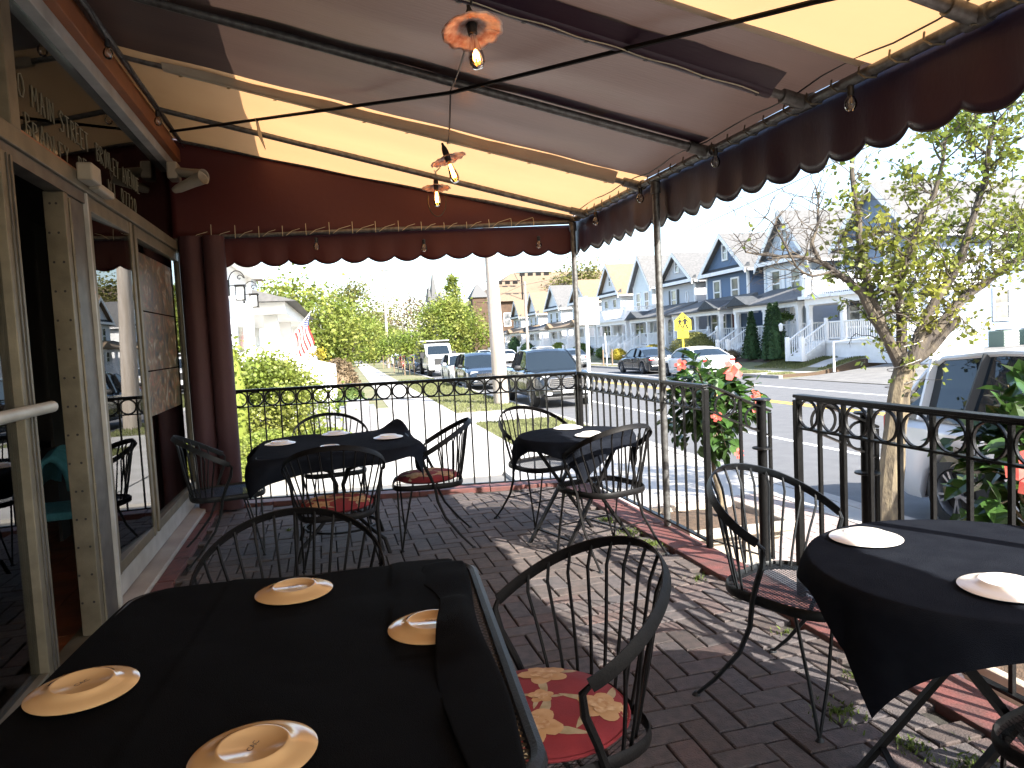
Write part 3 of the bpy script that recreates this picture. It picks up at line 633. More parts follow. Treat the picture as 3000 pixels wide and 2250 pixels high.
# clear globe bulbs strung on the beams
gb = None
GL = [((2.23, 3.75, 2.36), 'clear globe bulb on the front beam between the main rib and the laced maroon pocket'), ((2.23, 4.76, 2.35), 'clear globe bulb hanging beside the top of the nearer awning post'), ((2.23, 5.62, 2.33), 'clear globe bulb on the front beam close to the far corner post'), ((2.23, 2.66, 2.34), 'largest clear globe bulb on the front beam, beside the seam of the near tan panel'),
      ((0, yfar(0) - .05, 2.30), 'clear globe bulb on the side valance left of the pendant lamps'), ((.93, yfar(.93) - .05, 2.25), 'clear globe bulb on the side valance below the pendant lamps'), ((1.95, yfar(1.95) - .05, 2.24), 'clear globe bulb on the side valance near the far corner post'),
      ((-1.04, 4.5, 3.09), 'clear globe bulb on the orange fascia nearest the viewer'), ((-1.04, 5.75, 3.09), 'clear globe bulb halfway along the orange fascia')]
for loc, lab in GL:
    if gb is None:
        gb = thing('globe_bulb', lab, 'light bulb', loc, rel=True, group='clear globe bulbs strung under the awning')
        MB().lathe([(.0025, -.045), (.016, -.04), (.024, -.027), (.027, -.012), (.022, .006), (.012, .02), (.011, .028)], 18).build('glass_globe', 'bulb_glass', gb, smooth=True)
        MB().lathe([(.013, .022), (.015, .03), (.015, .06), (.008, .066)], 14).build('socket', 'black_plastic', gb, smooth=True); MB().tube([(-.006, 0, .02), (-.006, 0, -.01), (.006, 0, -.01), (.006, 0, .02)], .001, 4).build('filament', 'brass', gb)
    else: copy_tree(gb, loc, 0, lab)
# pendant lamps
def pendant(loc, lab, cords, extra=None, tilt=(0, 0)):
    t = thing('pendant_lamp', lab, 'lamp', loc, group='pendant lamps with scalloped metal shades')
    M = Matrix.Translation(loc) @ Matrix.Rotation(tilt[0], 4, 'X') @ Matrix.Rotation(tilt[1], 4, 'Y')
    mb = MB(); n = 60
    def f(u, v):
        a = u * 2 * PI; r = lerp(.018, .118, v); k = 1 + .018 * math.cos(12 * a) * v; z = .032 * (1 - v) ** 1.3 - .004 * math.cos(12 * a) * v ** 3
        return M @ Vector((r * k * math.cos(a), r * k * math.sin(a), z))
    mb.grid(n, 6, f); mb.build('shade', 'rusty_shade', t, smooth=True, solid=.002)
    MB().lathe([(.018, -.012), (.02, .02), (.021, .05), (.017, .075), (.009, .095), (.007, .11)], 16, M).build('socket', 'black_plastic', t, smooth=True)
    b = MB().lathe([(.013, -.012), (.016, -.04), (.024, -.075), (.030, -.105), (.029, -.13), (.020, -.147), (.006, -.153)], 20, M); b.build('bulb', 'amber_glass', t, smooth=True)
    fm = MB()
    for k in range(6):
        a = k * PI / 3; x, y = .009 * math.cos(a), .009 * math.sin(a); fm.tube([M @ Vector((x * .8, y * .8, -.03)), M @ Vector((x * 1.35, y * 1.35, -.118))], .0019, 5)
    fm.build('filament', 'filament', t)
    for c in cords: MB().tube(c, .0045, 6).build('cord', 'black_plastic', t, smooth=True)
L1, L2, L3 = Vector((.627, 2.765, 2.58)), Vector((.847, 4.622, 2.555)), Vector((.99, 6.02, 2.665))
def sag(a, b, s, n=10): return [a.lerp(b, i / n) + Vector((0, 0, -s * math.sin(PI * i / n))) for i in range(n + 1)]
pendant(L1, 'largest and nearest pendant lamp with a rusty scalloped shade', [sag(L1 + Vector((0, 0, .10)), Vector((.62, 2.6, 2.86)), .0), sag(L1 + Vector((.0, .04, .02)), Vector((.757, 3.93, 2.76)), .02)], tilt=(-.22, -.05))
pendant(L2, 'middle pendant lamp, hanging below the tan canvas stripe', [sag(L2 + Vector((0, 0, .10)), Vector((.757, 3.95, 2.76)), .06), sag(L2 + Vector((-.01, .02, .04)), L3 + Vector((0, -.05, .13)), .02)], tilt=(-.05, -.30))
lp = [L3 + Vector((.075 * math.cos(a), .0, -.10 + .13 * math.sin(a))) for a in [PI * (0.9 + 1.2 * i / 20) for i in range(21)]]
pendant(L3, 'smallest and farthest pendant lamp with a loop of cord below it', [sag(L3 + Vector((0, 0, .10)), L3 + Vector((.0, -.2, .17)), 0), lp], tilt=(-.06, .0))
# ================================================================== RAILINGS
def railing(lab, a, b, n, z=(.07, .90, 1.05), posts=(0, 1), dz=0., cap=.045, barw=.013, ringm='iron_rail'):
    """a,b: foot points; dz: drop along the run"""
    a, b = Vector(a), Vector(b); t = thing('iron_railing', lab, 'railing', tuple(a), group='black iron railings round the patio')
    d = (b - a).normalized(); L = (b - a).length; up = Vector((0, 0, 1)); nr = Vector((-d.y, d.x, 0)).normalized()
    MB().bar(a + up * z[2], b + up * z[2], cap, .016).bar(a + up * (z[2] - .014), b + up * (z[2] - .014), .024, .012).build('top_rail', 'iron_rail', t, bevel=.003)
    MB().bar(a + up * z[1], b + up * z[1], .03, .010).build('middle_rail', 'iron_rail', t); MB().bar(a + up * z[0], b + up * z[0], .032, .012).build('bottom_rail', 'iron_rail', t)
    sp = L / n; R = min(sp / 2 - barw / 2, (z[2] - z[1]) / 2 - .012)
    for i in range(n + 1):
        p = a + (b - a) * (i / n)
        if (i == 0 and 0 in posts) or (i == n and 1 in posts): MB().bar(p + up * -.02, p + up * (z[2] - .02), .034).build('post', 'iron_rail', t, bevel=.003)
        else: MB().bar(p + up * z[0], p + up * (z[2] - .02), barw).build('bar', 'iron_rail', t)
        if i < n:
            c = a + (b - a) * ((i + .5) / n) + up * ((z[1] + z[2] - .015) / 2); pts = [c + d * (R * math.cos(k * PI / 12)) + up * (R * math.sin(k * PI / 12)) for k in range(24)]
            MB().tube(pts, .0062, 4, close=True, flat=(1.5, .8)).build('ring', ringm, t, smooth=True)
    return t
railing('long side railing of black iron rings and bars across the far end of the patio', (-.96, yfar(-.96), 0), (XR - .02, yfar(XR), 0), 23)
railing('front railing of black iron between the far corner and the gate gap', (XR, yfar(XR) - .04, 0), (XR, 4.02, 0), 16, posts=(0, 1))
railing('near front railing of black iron beside the right round table', (XR, 3.12, 0), (XR, -.2, 0), 20, z=(.07, .89, 1.05), posts=(0,), cap=.055, barw=.017)
# stair hand rails going outward and down
def stair_rail(y, lab):
    a = Vector((XR + .03, y, 0)); t = thing('stair_rail', lab, 'railing', tuple(a), group='iron stair rails at the gate gap')
    p0, p1 = a + Vector((0, 0, 1.05)), a + Vector((.42, 0, .86)); q0, q1 = p0 - Vector((0, 0, .16)), p1 - Vector((0, 0, .16))
    MB().bar(p0, p1, .045, .014).build('top_rail', 'iron_rail', t, bevel=.003); MB().bar(q0, q1, .03, .01).build('middle_rail', 'iron_rail', t); MB().bar(a + Vector((0, 0, .07)), a + Vector((.42, 0, -.1)), .03, .01).build('bottom_rail', 'iron_rail', t)
    for k, f in ((0, .5), (1, 1.0)):
        p = a + Vector((.42 * f, 0, 0)); MB().bar(p + Vector((0, 0, -.1)), p + Vector((0, 0, 1.04 - .19 * f)), .018).build('bar', 'iron_rail', t)
    for f in (.25, .75):
        c = p0.lerp(p1, f) - Vector((0, 0, .085)); MB().tube([c + Vector((.07 * math.cos(i * PI / 10), 0, .07 * math.sin(i * PI / 10))) for i in range(20)], .0062, 4, close=True, flat=(1.5, .8)).build('ring', 'iron_rail', t, smooth=True)
    c = a + Vector((.36, .0, 0)); MB().tube([c + Vector((0, 0, -.72)), c + Vector((0, 0, .93))], .030, 12).build('post', 'iron_rail', t, smooth=True)
    for z in (.93, .62): MB().lathe([(.055, z), (.062, z + .004), (.06, z + .012), (.04, z + .016)], 20, Matrix.Translation((c.x, c.y, 0))).build('flange', 'iron_rail', t, smooth=True)
stair_rail(4.02, 'short sloping stair rail on the far side of the gate gap'); stair_rail(3.10, 'short sloping stair rail with round flange on the near side of the gate gap')
# ================================================================== FURNITURE
SH = .43
def seat_outline(n=40, s=1.0):
    pts = []
    for i in range(n):
        a = 2 * PI * i / n; c, s_ = math.cos(a), math.sin(a); e = .55
        x = math.copysign(abs(c) ** e, c) * .24; y = math.copysign(abs(s_) ** e, s_) * (.228 + .02 * math.copysign(abs(c) ** e, c)); pts.append((x * s + .01, y * s))
    return pts
def clip_line(p, d, poly):
    ts = []; n = len(poly)
    for i in range(n):
        a, b = poly[i], poly[(i + 1) % n]; ex, ey = b[0] - a[0], b[1] - a[1]; den = d[0] * ey - d[1] * ex
        if abs(den) < 1e-9: continue
        t = ((a[0] - p[0]) * ey - (a[1] - p[1]) * ex) / den; s = ((a[0] - p[0]) * d[1] - (a[1] - p[1]) * d[0]) / den
        if 0 <= s < 1: ts.append(t)
    return (min(ts), max(ts)) if len(ts) >= 2 else None
def expanded(poly, z, w=.0032, pitch=.013, ang=.48, rot=0.):
    mb = MB()
    for sg in (1, -1):
        a = rot + sg * ang; d = (math.cos(a), math.sin(a)); nn = (-d[1], d[0]); k = -60
        while k < 61:
            off = k * pitch; k += 1; p = (nn[0] * off, nn[1] * off); c = clip_line(p, d, poly)
            if not c: continue
            t0, t1 = c; hw = w / 2; P = [(p[0] + d[0] * t0, p[1] + d[1] * t0), (p[0] + d[0] * t1, p[1] + d[1] * t1)]; zz = z + sg * .0008
            m = 4
            for q in range(m):
                x0, y0 = lerp(P[0][0], P[1][0], q / m), lerp(P[0][1], P[1][1], q / m); x1, y1 = lerp(P[0][0], P[1][0], (q + 1) / m), lerp(P[0][1], P[1][1], (q + 1) / m)
                mb.add([(x0 - nn[0] * hw, y0 - nn[1] * hw, zz), (x1 - nn[0] * hw, y1 - nn[1] * hw, zz), (x1 + nn[0] * hw, y1 + nn[1] * hw, zz + .001), (x0 + nn[0] * hw, y0 + nn[1] * hw, zz + .001)], [(0, 1, 2, 3)])
    return mb
HA = math.radians(104)
def hoop(t):   # t in -1..1 ; back at 0
    a = t * HA; z = .66 + .185 * max(0, math.cos(a * .86)) ** 1.1; rx = .235 + .03 * math.cos(a * .5)
    return Vector((-.045 - rx * math.cos(a), .295 * math.sin(a), z))
CP = [(.0, .058), (.06, .057), (.14, .053), (.20, .042), (.215, .022)]
def chair_cushion(t):
    mb = MB(); n = 36
    mb.lathe([(.0, -.0), (.10, -.0), (.19, .004), (.215, .022), (.20, .042), (.14, .053), (.06, .057), (.0, .058)], n, Matrix.Translation((0.01, 0, SH + .012)), cap=False)
    c = mb.build('cushion', 'cushion_red', t, smooth=True, ang=80); MB().tube([(.01 + .216 * math.cos(a), .216 * math.sin(a), SH + .034) for a in [2 * PI * i / 40 for i in range(40)]], .005, 5, close=True).build('piping', 'cushion_red', c, absolute=False)
    rnd = random.Random(5)
    def put(poly, m, lay):
        # fan from the middle so the print follows the crown of the cushion
        cx_ = sum(p[0] for p in poly) / len(poly); cy_ = sum(p[1] for p in poly) / len(poly); pp = []
        for k in range(3):
            for x, y in poly:
                q = (k + 1) / 3; x2, y2 = cx_ + (x - cx_) * q, cy_ + (y - cy_) * q; r = math.hypot(x2, y2)
                if r > .213: x2 *= .213 / r; y2 *= .213 / r; r = .213
                pp.append((x2 + .01, y2, SH + .012 + interp(r, CP) + .0009 + lay * .00025))
        r0 = math.hypot(cx_, cy_); cz = SH + .012 + interp(min(r0, .213), CP) + .0009 + lay * .00025; n_ = len(poly); m.add([(cx_ + .01, cy_, cz)] + pp, [(0, 1 + i, 1 + (i + 1) % n_) for i in range(n_)] + [(1 + k * n_ + i, 1 + (k + 1) * n_ + i, 1 + (k + 1) * n_ + (i + 1) % n_, 1 + k * n_ + (i + 1) % n_) for k in range(2) for i in range(n_)])
    def blob(x, y, a, L, W_, m, lay, tip=.0):
        pts = []
        for k in range(14):
            q = 2 * PI * k / 14; u = math.cos(q) * L / 2 + L / 2; v = math.sin(q) * W_ / 2 * (1 - tip * (u / L)) * rnd.uniform(.9, 1.1); pts.append((x + u * math.cos(a) - v * math.sin(a), y + u * math.sin(a) + v * math.cos(a)))
        put(pts, m, lay)
    A, B, D = MB(), MB(), MB()
    for fx_, fy_, r in ((.07, .10, .075), (-.06, -.13, .07), (.13, -.10, .06), (-.12, .09, .065), (-.0, -.01, .035)):
        a0 = rnd.uniform(0, 6)
        for k in range(5): blob(fx_, fy_, a0 + k * 1.2566, r, r * .8, A, k)
        for k in range(4): blob(fx_, fy_, a0 + .6 + k * 1.57, r * .55, r * .5, B, 6 + k)
        blob(fx_ - r * .15, fy_, a0, r * .3, r * .28, A, 11)
        for k in range(4): blob(fx_ + r * .7 * math.cos(a0 + 2 + k * 1.45), fy_ + r * .7 * math.sin(a0 + 2 + k * 1.45), a0 + 2 + k * 1.45 + .3, r * 1.15, r * .5, D, -2 + k * .3, .75)
    A.build('printed_petals', 'print_beige', c, kind='stuff', absolute=False); B.build('printed_petals', 'print_gold', c, kind='stuff', absolute=False); D.build('printed_leaves', 'print_olive', c, kind='stuff', absolute=False)
def make_chair(lab, loc, rz, m='iron', cushion=False, stretcher=False):
    t = thing('patio_chair', lab, 'chair', loc, rz, rel=True, group='black iron hoop-back patio chairs')
    MB().tube([hoop(-1 + 2 * i / 48) for i in range(49)], .0088, 6, flat=(.5, 2.2)).build('hoop_rail', m, t, smooth=True, ang=60)
    so_ = seat_outline()
    MB().tube([(x, y, SH) for x, y in so_], .011, 8, close=True, flat=(.55, 1.7)).build('seat_frame', m, t, smooth=True, ang=60)
    expanded(so_, SH + .004).build('seat_mesh', m, t, kind='stuff')
    for i in range(13):
        u = -.78 + 1.56 * i / 12; top = hoop(u); a = u * HA * .94; e = Vector((.01 - .232 * math.cos(a * .8), .222 * math.sin(a * .86), SH)); mid = e.lerp(top, .5) + Vector((.004, 0, 0)); mid2 = e.lerp(top, .2) + Vector((.0, 0, 0))
        MB().tube([e, mid2, mid, e.lerp(top, .84) + Vector((.012, 0, 0)), top], .0052, 5).build('spindle', m, t, smooth=True)
    for s in (-1, 1):
        top = hoop(s); 
        pts = [top, top + Vector((.014, -.012 * s, -.02)), Vector((.02, .262 * s, .58)), Vector((-.015, .248 * s, .50)), Vector((-.04, .238 * s, SH)), Vector((-.055, .235 * s, .33)), Vector((-.10, .240 * s, .22)), Vector((-.20, .255 * s, .09)), Vector((-.275, .265 * s, .012))]
        r = [.006, .009, .011, .011, .010, .010, .009, .008, .007]
        MB().tube(pts, r, 7).build('rear_leg', m, t, smooth=True); MB().lathe([(.006, .02), (.016, .01), (.018, 0)], 12, Matrix.Translation((-.28, .266 * s, 0))).build('foot_glide', 'iron_grey', t)
        f = Vector((.20, .235 * s, .012)); mb = MB(); mb.tube([(.215, .155 * s, SH), (.21, .19 * s, .2), f], .0065, 6); mb.tube([(.11, .22 * s, SH), (.165, .232 * s, .2), f], .0065, 6); mb.lathe([(.006, .022), (.014, .012), (.017, 0)], 12, Matrix.Translation((f.x, f.y, 0))); mb.build('front_leg', m, t, smooth=True)
    if stretcher: MB().tube([(.17, -.23, .19), (.17, .23, .19)], .005, 5).tube([(-.12, -.242, .19), (-.12, .242, .19)], .005, 5).build('stretcher', m, t)
    if cushion: chair_cushion(t)
    return t
def plate(loc, lab, m='plate', mark=None, rz=0, grp='upturned plates laid on the black tablecloths'):
    t = thing('plate', lab, 'plate', loc, rz, rel=True, group=grp)
    # upside down: rim down, foot ring up
    MB().lathe([(.0, .0150), (.050, .0150), (.054, .0185), (.058, .0188), (.061, .0155), (.078, .0095), (.088, .0075), (.100, .0035), (.1035, .0015), (.1025, .0), (.09, .001), (.055, .011), (.0, .012)], 56, cap=False).build('dish', m, t, smooth=True, ang=60)
    if mark: text_mesh(mark, .015, Matrix.Rotation(.3, 4, 'Z') @ Matrix.Translation((-.017, -.005, .0152)), 'print', 'maker_mark', t, .0001)
    return t
def cloth(c, half, rot, inside, topz, m, lab, hang_out=.02, fold=.02, nf=9, res=90, ph=0., loc=None, bump=.0035, sz=None, extra=None):
    """square cloth centred at c, table outline given by inside(x,y)->(dist, nearest point, outward normal)"""
    mb = MB(); hx, hy = half if isinstance(half, tuple) else (half, half); cr, sr = math.cos(rot), math.sin(rot)
    def f(u, v):
        lx, ly = (u * 2 - 1) * hx, (v * 2 - 1) * hy; x, y = c[0] + lx * cr - ly * sr, c[1] + lx * sr + ly * cr
        d, q, n = inside(x, y)
        bz = bump * (math.sin(7 * x + 3 * math.sin(5 * y + ph)) + .7 * math.sin(11 * y - 4 * x + ph) + .4 * math.sin(23 * x + 17 * y))
        if d <= 0:
            z = topz + max(0, bz * min(1, -d / .06)) * .6 + .001; P = Vector((x, y, z))
        else:
            an = math.atan2(y - c[1], x - c[0]); k = ss(d / .12)
            out = hang_out * ss(d / .05) + fold * k * (math.sin(nf * an + ph) + .5 * math.sin(2.3 * nf * an + 2 * ph)) + .10 * max(0, d - .05) * .35
            P = Vector((q[0] + n[0] * out, q[1] + n[1] * out, topz - max(0, d - .012)))
        if extra: P = extra(P, u, v, lx, ly)
        return P
    mb.grid(res, res, f); o = mb.build('tablecloth', m, None, smooth=True, ang=180, origin=(c[0], c[1], topz)); o['label'] = lab; o['category'] = 'tablecloth'; o['group'] = 'black tablecloths on the patio tables'
    return o
def in_circle(cx_, cy_, r):
    def f(x, y):
        dx, dy = x - cx_, y - cy_; L = math.hypot(dx, dy) or 1e-6; n = (dx / L, dy / L); return L - r, (cx_ + n[0] * r, cy_ + n[1] * r), n
    return f
def in_rrect(cx_, cy_, hx, hy, r, rot):
    cr, sr = math.cos(rot), math.sin(rot)
    def f(x, y):
        dx, dy = x - cx_, y - cy_; lx, ly = dx * cr + dy * sr, -dx * sr + dy * cr
        qx, qy = max(-(hx - r), min(hx - r, lx)), max(-(hy - r), min(hy - r, ly)); ex, ey = lx - qx, ly - qy; L = math.hypot(ex, ey)
        if L < 1e-6:
            return -min(hx - abs(lx), hy - abs(ly)), (x, y), (0, 0)
        n = (ex / L, ey / L); d = L - r; P = (qx + n[0] * r, qy + n[1] * r)
        return d, (cx_ + P[0] * cr - P[1] * sr, cy_ + P[0] * sr + P[1] * cr), (n[0] * cr - n[1] * sr, n[0] * sr + n[1] * cr)
    return f
def rrect_pts(hx, hy, r, n=8):
    pts = []
    for cx_, cy_, a0 in ((hx - r, hy - r, 0), (-hx + r, hy - r, PI / 2), (-hx + r, -hy + r, PI), (hx - r, -hy + r, 1.5 * PI)):
        for i in range(n + 1): a = a0 + PI / 2 * i / n; pts.append((cx_ + r * math.cos(a), cy_ + r * math.sin(a)))
    return pts
# ---- near mesh table
NT = (-.13, 1.63); nrot = -.09
t = thing('mesh_table', 'near rectangular iron mesh table under a black cloth', 'table', (NT[0], NT[1], 0), nrot, rel=True)
ro = rrect_pts(.475, .56, .09); MB().tube([(x, y, .722) for x, y in ro], .016, 8, close=True, flat=(1.0, 1.3)).build('table_rim', 'iron_grey', t, smooth=True)
expanded(rrect_pts(.465, .55, .085), .728, w=.0042, pitch=.0165, rot=0).build('table_mesh', 'iron_grey', t, kind='stuff')
for s in (-1, 1):
    for q in (-1, 1): MB().tube([(.40 * s, .46 * q, .71), (.33 * s, .38 * q, .4), (.42 * s, .48 * q, 0)], .012, 7).build('leg', 'iron', t, smooth=True)
def nx(P, u, v, lx, ly):
    # right edge turned back over the cloth, far right corner folded
    if ly > -.1 and lx > .27: 
        k = ss((lx - .27) / .03); P = Vector((P.x, P.y, max(P.z, .74) + .004)); P.z += .004 * k + .004 * math.sin(ly * 17)
    P.z += .0035 * ss((lx + .2) / .02) * ss((.0 - lx) / .2) + .0025 * math.sin(14 * lx + 3 * ly) * math.sin(9 * ly)
    return P
cloth((NT[0] - .035, NT[1] + .015), (.455, .60), nrot, in_rrect(NT[0], NT[1], .485, .57, .10, nrot), .742, 'cloth_black', 'plain black cloth on the near mesh table, leaving its right mesh edge bare', nf=7, res=110, extra=nx, bump=.006)
# flap of the cloth folded back over the right plate
cf = Matrix.Translation((NT[0], NT[1], 0)) @ Matrix.Rotation(nrot, 4, 'Z')
def flap(u, v):
    y = lerp(.515, -.56, v); x0 = .345 + .02 * math.sin(v * 7) - .05 * math.exp(-((v - .12) / .1) ** 2); x1 = .447 + .008 * math.sin(v * 9 + 1)
    x = lerp(x0, x1, u); z = .7515 + .003 * math.sin(u * PI) + .034 * math.exp(-((y - .05) / .14) ** 4) * (1 - u ** 5) + .008 * math.exp(-((v - .1) / .08) ** 2) * math.sin(u * PI) + .002 * math.sin(v * 40 + u * 3)
    if u > .95: z = .744
    return cf @ Vector((x, y, z))
o = MB().grid(20, 80, flap).build('cloth_flap', 'cloth_black', None, smooth=True, ang=180, solid=.002)
o['label'] = 'folded-back black cloth edge lying over the right-hand plate of the near table'; o['category'] = 'cloth'
for x, y, lab, mk_, rz in ((-.12, 2.04, 'cream upturned plate near the far edge of the near table', 'CAC', .2), (-.515, 1.60, 'cream upturned plate at the left edge of the near table', 'CAC', .6), (-.155, 1.235, 'cream upturned plate nearest the viewer at the bottom of the near table', 'CAC', .9), (.205, 1.655, 'cream upturned plate half covered by the folded black cloth', 'CAC', -.8)):
    plate((x, y, .7485), lab, 'plate', mk_, rz)
# ---- chairs of the near table
c_near = make_chair('near iron chair with a round red floral cushion, right of the near table', (.49, 1.71, 0), PI + .12, cushion=True)
def cpy(src, loc, rz, lab): return copy_tree(src, loc, rz, lab)
ch0 = make_chair('iron chair facing away behind the far edge of the near table, only its hoop showing', (-.15, 2.30, 0), -PI / 2 - .05)
# ---- far left table
FT = (.05, 5.13)
t = thing('square_table', 'square iron pedestal table at the far left under a black cloth', 'table', (FT[0], FT[1], 0), 0, rel=True)
ro = rrect_pts(.50, .50, .10); MB().tube([(x, y, .722) for x, y in ro], .014, 8, close=True).build('table_rim', 'iron', t, smooth=True); expanded(rrect_pts(.49, .49, .095), .728, pitch=.02).build('table_mesh', 'iron', t, kind='stuff')
for k in range(4):
    a = PI / 4 + k * PI / 2; c, s = math.cos(a), math.sin(a)
    MB().tube([(c * .50, s * .50, .71), (c * .10, s * .10, .56), (c * .03, s * .03, .44), (c * .05, s * .05, .30), (c * .28, s * .28, .15), (c * .38, s * .38, .10), (c * .42, s * .42, .0)], .014, 7).build('leg', 'iron', t, smooth=True)
MB().tube([(.25 * math.cos(a), .25 * math.sin(a), .165) for a in [2 * PI * i / 32 for i in range(32)]], .008, 6, close=True).build('ring_stretcher', 'iron', t, smooth=True)
def fx2(P, u, v, lx, ly):
    # lifted corner at the far right
    k = ss((lx - .35) / .35) * ss((ly - .2) / .4); P.z += .22 * k; P.x -= .05 * k
    P.z += .01 * math.sin(lx * 9) * math.sin(ly * 6 + 1)
    return P
cloth((FT[0], FT[1]), (.68, .62), .10, in_rrect(FT[0], FT[1], .515, .51, .11, 0), .742, 'cloth_navy', 'rumpled black cloth on the far left square table with one corner standing up', hang_out=.04, fold=.05, nf=5, res=80, extra=fx2, ph=1.0)
for x, y, lab in ((-.33, 5.22, 'white upturned plate at the left side of the far left table'), (.05, 5.53, 'white upturned plate at the back of the far left table'), (.40, 5.09, 'white upturned plate at the right side of the far left table'), (.0, 4.78, 'white upturned plate at the front of the far left table, behind a chair back')):
    plate((x, y, .752), lab, 'plate_white')
c_grey = make_chair('grey iron chair with a bare mesh seat, left of the far left table', (-.72, 5.32, 0), .2, m='iron_grey')
c_f1 = cpy(c_near, (.02, 4.42, 0), PI / 2 - .05, 'floral-cushioned iron chair in front of the far left table, back to the viewer')
c_f2 = cpy(c_near, (.66, 5.02, 0), PI - .15, 'floral-cushioned iron chair at the right side of the far left table')
c_f3 = cpy(c_grey, (.02, 5.85, 0), -PI / 2 + .1, 'grey iron chair behind the far left table, by the side railing')
# ---- round folding tables
def folding(c, r, lab, rot=0.):
    t = thing('round_table', lab, 'table', (c[0], c[1], 0), rot, rel=True, group='round folding iron tables')
    MB().lathe([(0, .72), (r, .72), (r + .006, .727), (r, .736), (0, .736)], 48, cap=False).build('tabletop', 'iron', t, smooth=True)
    for s in (-1, 1):
        MB().bar((-.24, .20 * s, .715), (.28, .22 * s, 0.0), .026, .016).build('leg', 'iron', t); MB().bar((.24, .175 * s, .715), (-.28, .20 * s, 0.0), .026, .016).build('leg', 'iron', t)
    for x, w_ in ((.21, .21), (-.21, .19)): MB().bar((x, -w_, .09), (x, w_, .09), .018, .01).build('crossbar', 'iron', t)
    return t
MT = (1.60, 4.56); folding(MT, .37, 'small round folding table in the far right corner of the patio', .3)
cloth(MT, .46, .55, in_circle(MT[0], MT[1], .385), .742, 'cloth_navy', 'black cloth with pointed corners on the small far round table', hang_out=.02, fold=.02, nf=7, res=70, ph=.4)
plate((1.63, 4.80, .752), 'white upturned plate at the back of the small far round table', 'plate_white'); plate((1.64, 4.38, .752), 'white upturned plate at the front of the small far round table', 'plate_white')
RT = (1.70, 1.55); folding(RT, .43, 'large round folding table at the right with crossed legs', -.46)
cloth(RT, .535, 1.02, in_circle(RT[0], RT[1], .445), .742, 'cloth_navy', 'black cloth hanging in a long point from the right round table', hang_out=.015, fold=.012, nf=5, res=100, ph=2.2, bump=.002)
plate((1.565, 1.835, .75), 'sunlit white upturned plate at the far left of the right round table', 'plate_white'); plate((1.565, 1.365, .75), 'sunlit white upturned plate at the near side of the right round table', 'plate_white')
c_m1 = make_chair('iron chair behind the small far round table, against the corner railing', (1.56, 5.25, 0), -PI / 2 + .35, stretcher=True)
c_m2 = cpy(c_m1, (1.66, 4.25, 0), PI / 2 + .30, 'iron chair with a bare mesh seat in front of the small far round table')
c_r1 = cpy(c_grey, (1.66, 2.30, 0), -PI / 2 + .42, 'grey iron chair with a bare mesh seat behind the right round table')
c_r2 = cpy(ch0, (1.68, 1.12, 0), PI / 2 + .2, 'iron chair at the bottom right corner, only its mesh seat showing')
# ================================================================== VEGETATION
def leaf_quads(mb, c, n, r, size, flat=1.0, rnd=R_, droop=0):
    for i in range(n):
        x, y, z = rnd.gauss(0, r), rnd.gauss(0, r), rnd.gauss(0, r * flat)
        p = Vector((c[0] + x, c[1] + y, c[2] + z)); s = size * rnd.uniform(.6, 1.3)
        a = Vector((rnd.gauss(0, 1), rnd.gauss(0, 1), rnd.gauss(0, .6) - droop)).normalized(); b = a.cross(Vector((rnd.gauss(0, 1), rnd.gauss(0, 1), rnd.gauss(0, 1)))).normalized()
        mb.add([p, p + a * s * .5 + b * s * .34, p + a * s, p + a * s * .5 - b * s * .34], [(0, 1, 2, 3)])
def tree(name, lab, cat, loc, H, W, m='leaf_mid', bark='bark_dark', trunk=.16, cb=.3, n=5000, ls=.25, seed=1, group=None, clumps=60, bare=0, top=1.0, frame='S'):
    rnd = random.Random(seed); t = thing(name, lab, cat, loc, frame=frame, group=group); x0, y0, z0 = loc
    tb = MB(); zc = z0 + H * cb
    tb.tube([(x0, y0, z0 - .1), (x0 + .05, y0, z0 + H * .15), (x0 + rnd.gauss(0, .1), y0 + rnd.gauss(0, .1), zc)], [trunk * 1.2, trunk, trunk * .8], 8)
    tips = []; org = Vector((x0, y0, zc))
    for i in range(clumps):
        a = rnd.uniform(0, 2 * PI); f = rnd.random() ** .5; h = rnd.uniform(0, 1); prof = math.sin(PI * min(1, (h * .86 + .12))) ** .7 if top == 1 else (1 - h) ** .7 + .12
        tips.append(Vector((x0 + math.cos(a) * f * prof * W / 2, y0 + math.sin(a) * f * prof * W / 2, zc + h * (H * (1 - cb)) * .93)))
    for i, p in enumerate(tips):
        if i % 2 == 0:
            mid = org.lerp(p, .5) + Vector((rnd.gauss(0, .05 * W), rnd.gauss(0, .05 * W), .08 * H)); tb.tube([org - Vector((0, 0, H * .06 * rnd.random())), mid, p], [trunk * .42, trunk * .2, trunk * .05], 5)
            if bare:
                for k in range(bare):
                    q = mid.lerp(p, rnd.random()); e = q + Vector((rnd.gauss(0, 1), rnd.gauss(0, 1), abs(rnd.gauss(0, 1)))) * W * .07; tb.tube([q, q.lerp(e, .5) + Vector((rnd.gauss(0, .1), 0, rnd.gauss(0, .1))), e], [trunk * .1, trunk * .07, trunk * .03], 4)
    tb.build('trunk', bark, t, smooth=True)
    cr = MB(); per = n // clumps
    for p in tips: leaf_quads(cr, p, per, W * .075 * rnd.uniform(.7, 1.5), ls, .8, rnd)
    cr.build('crown', m, t)
    return t
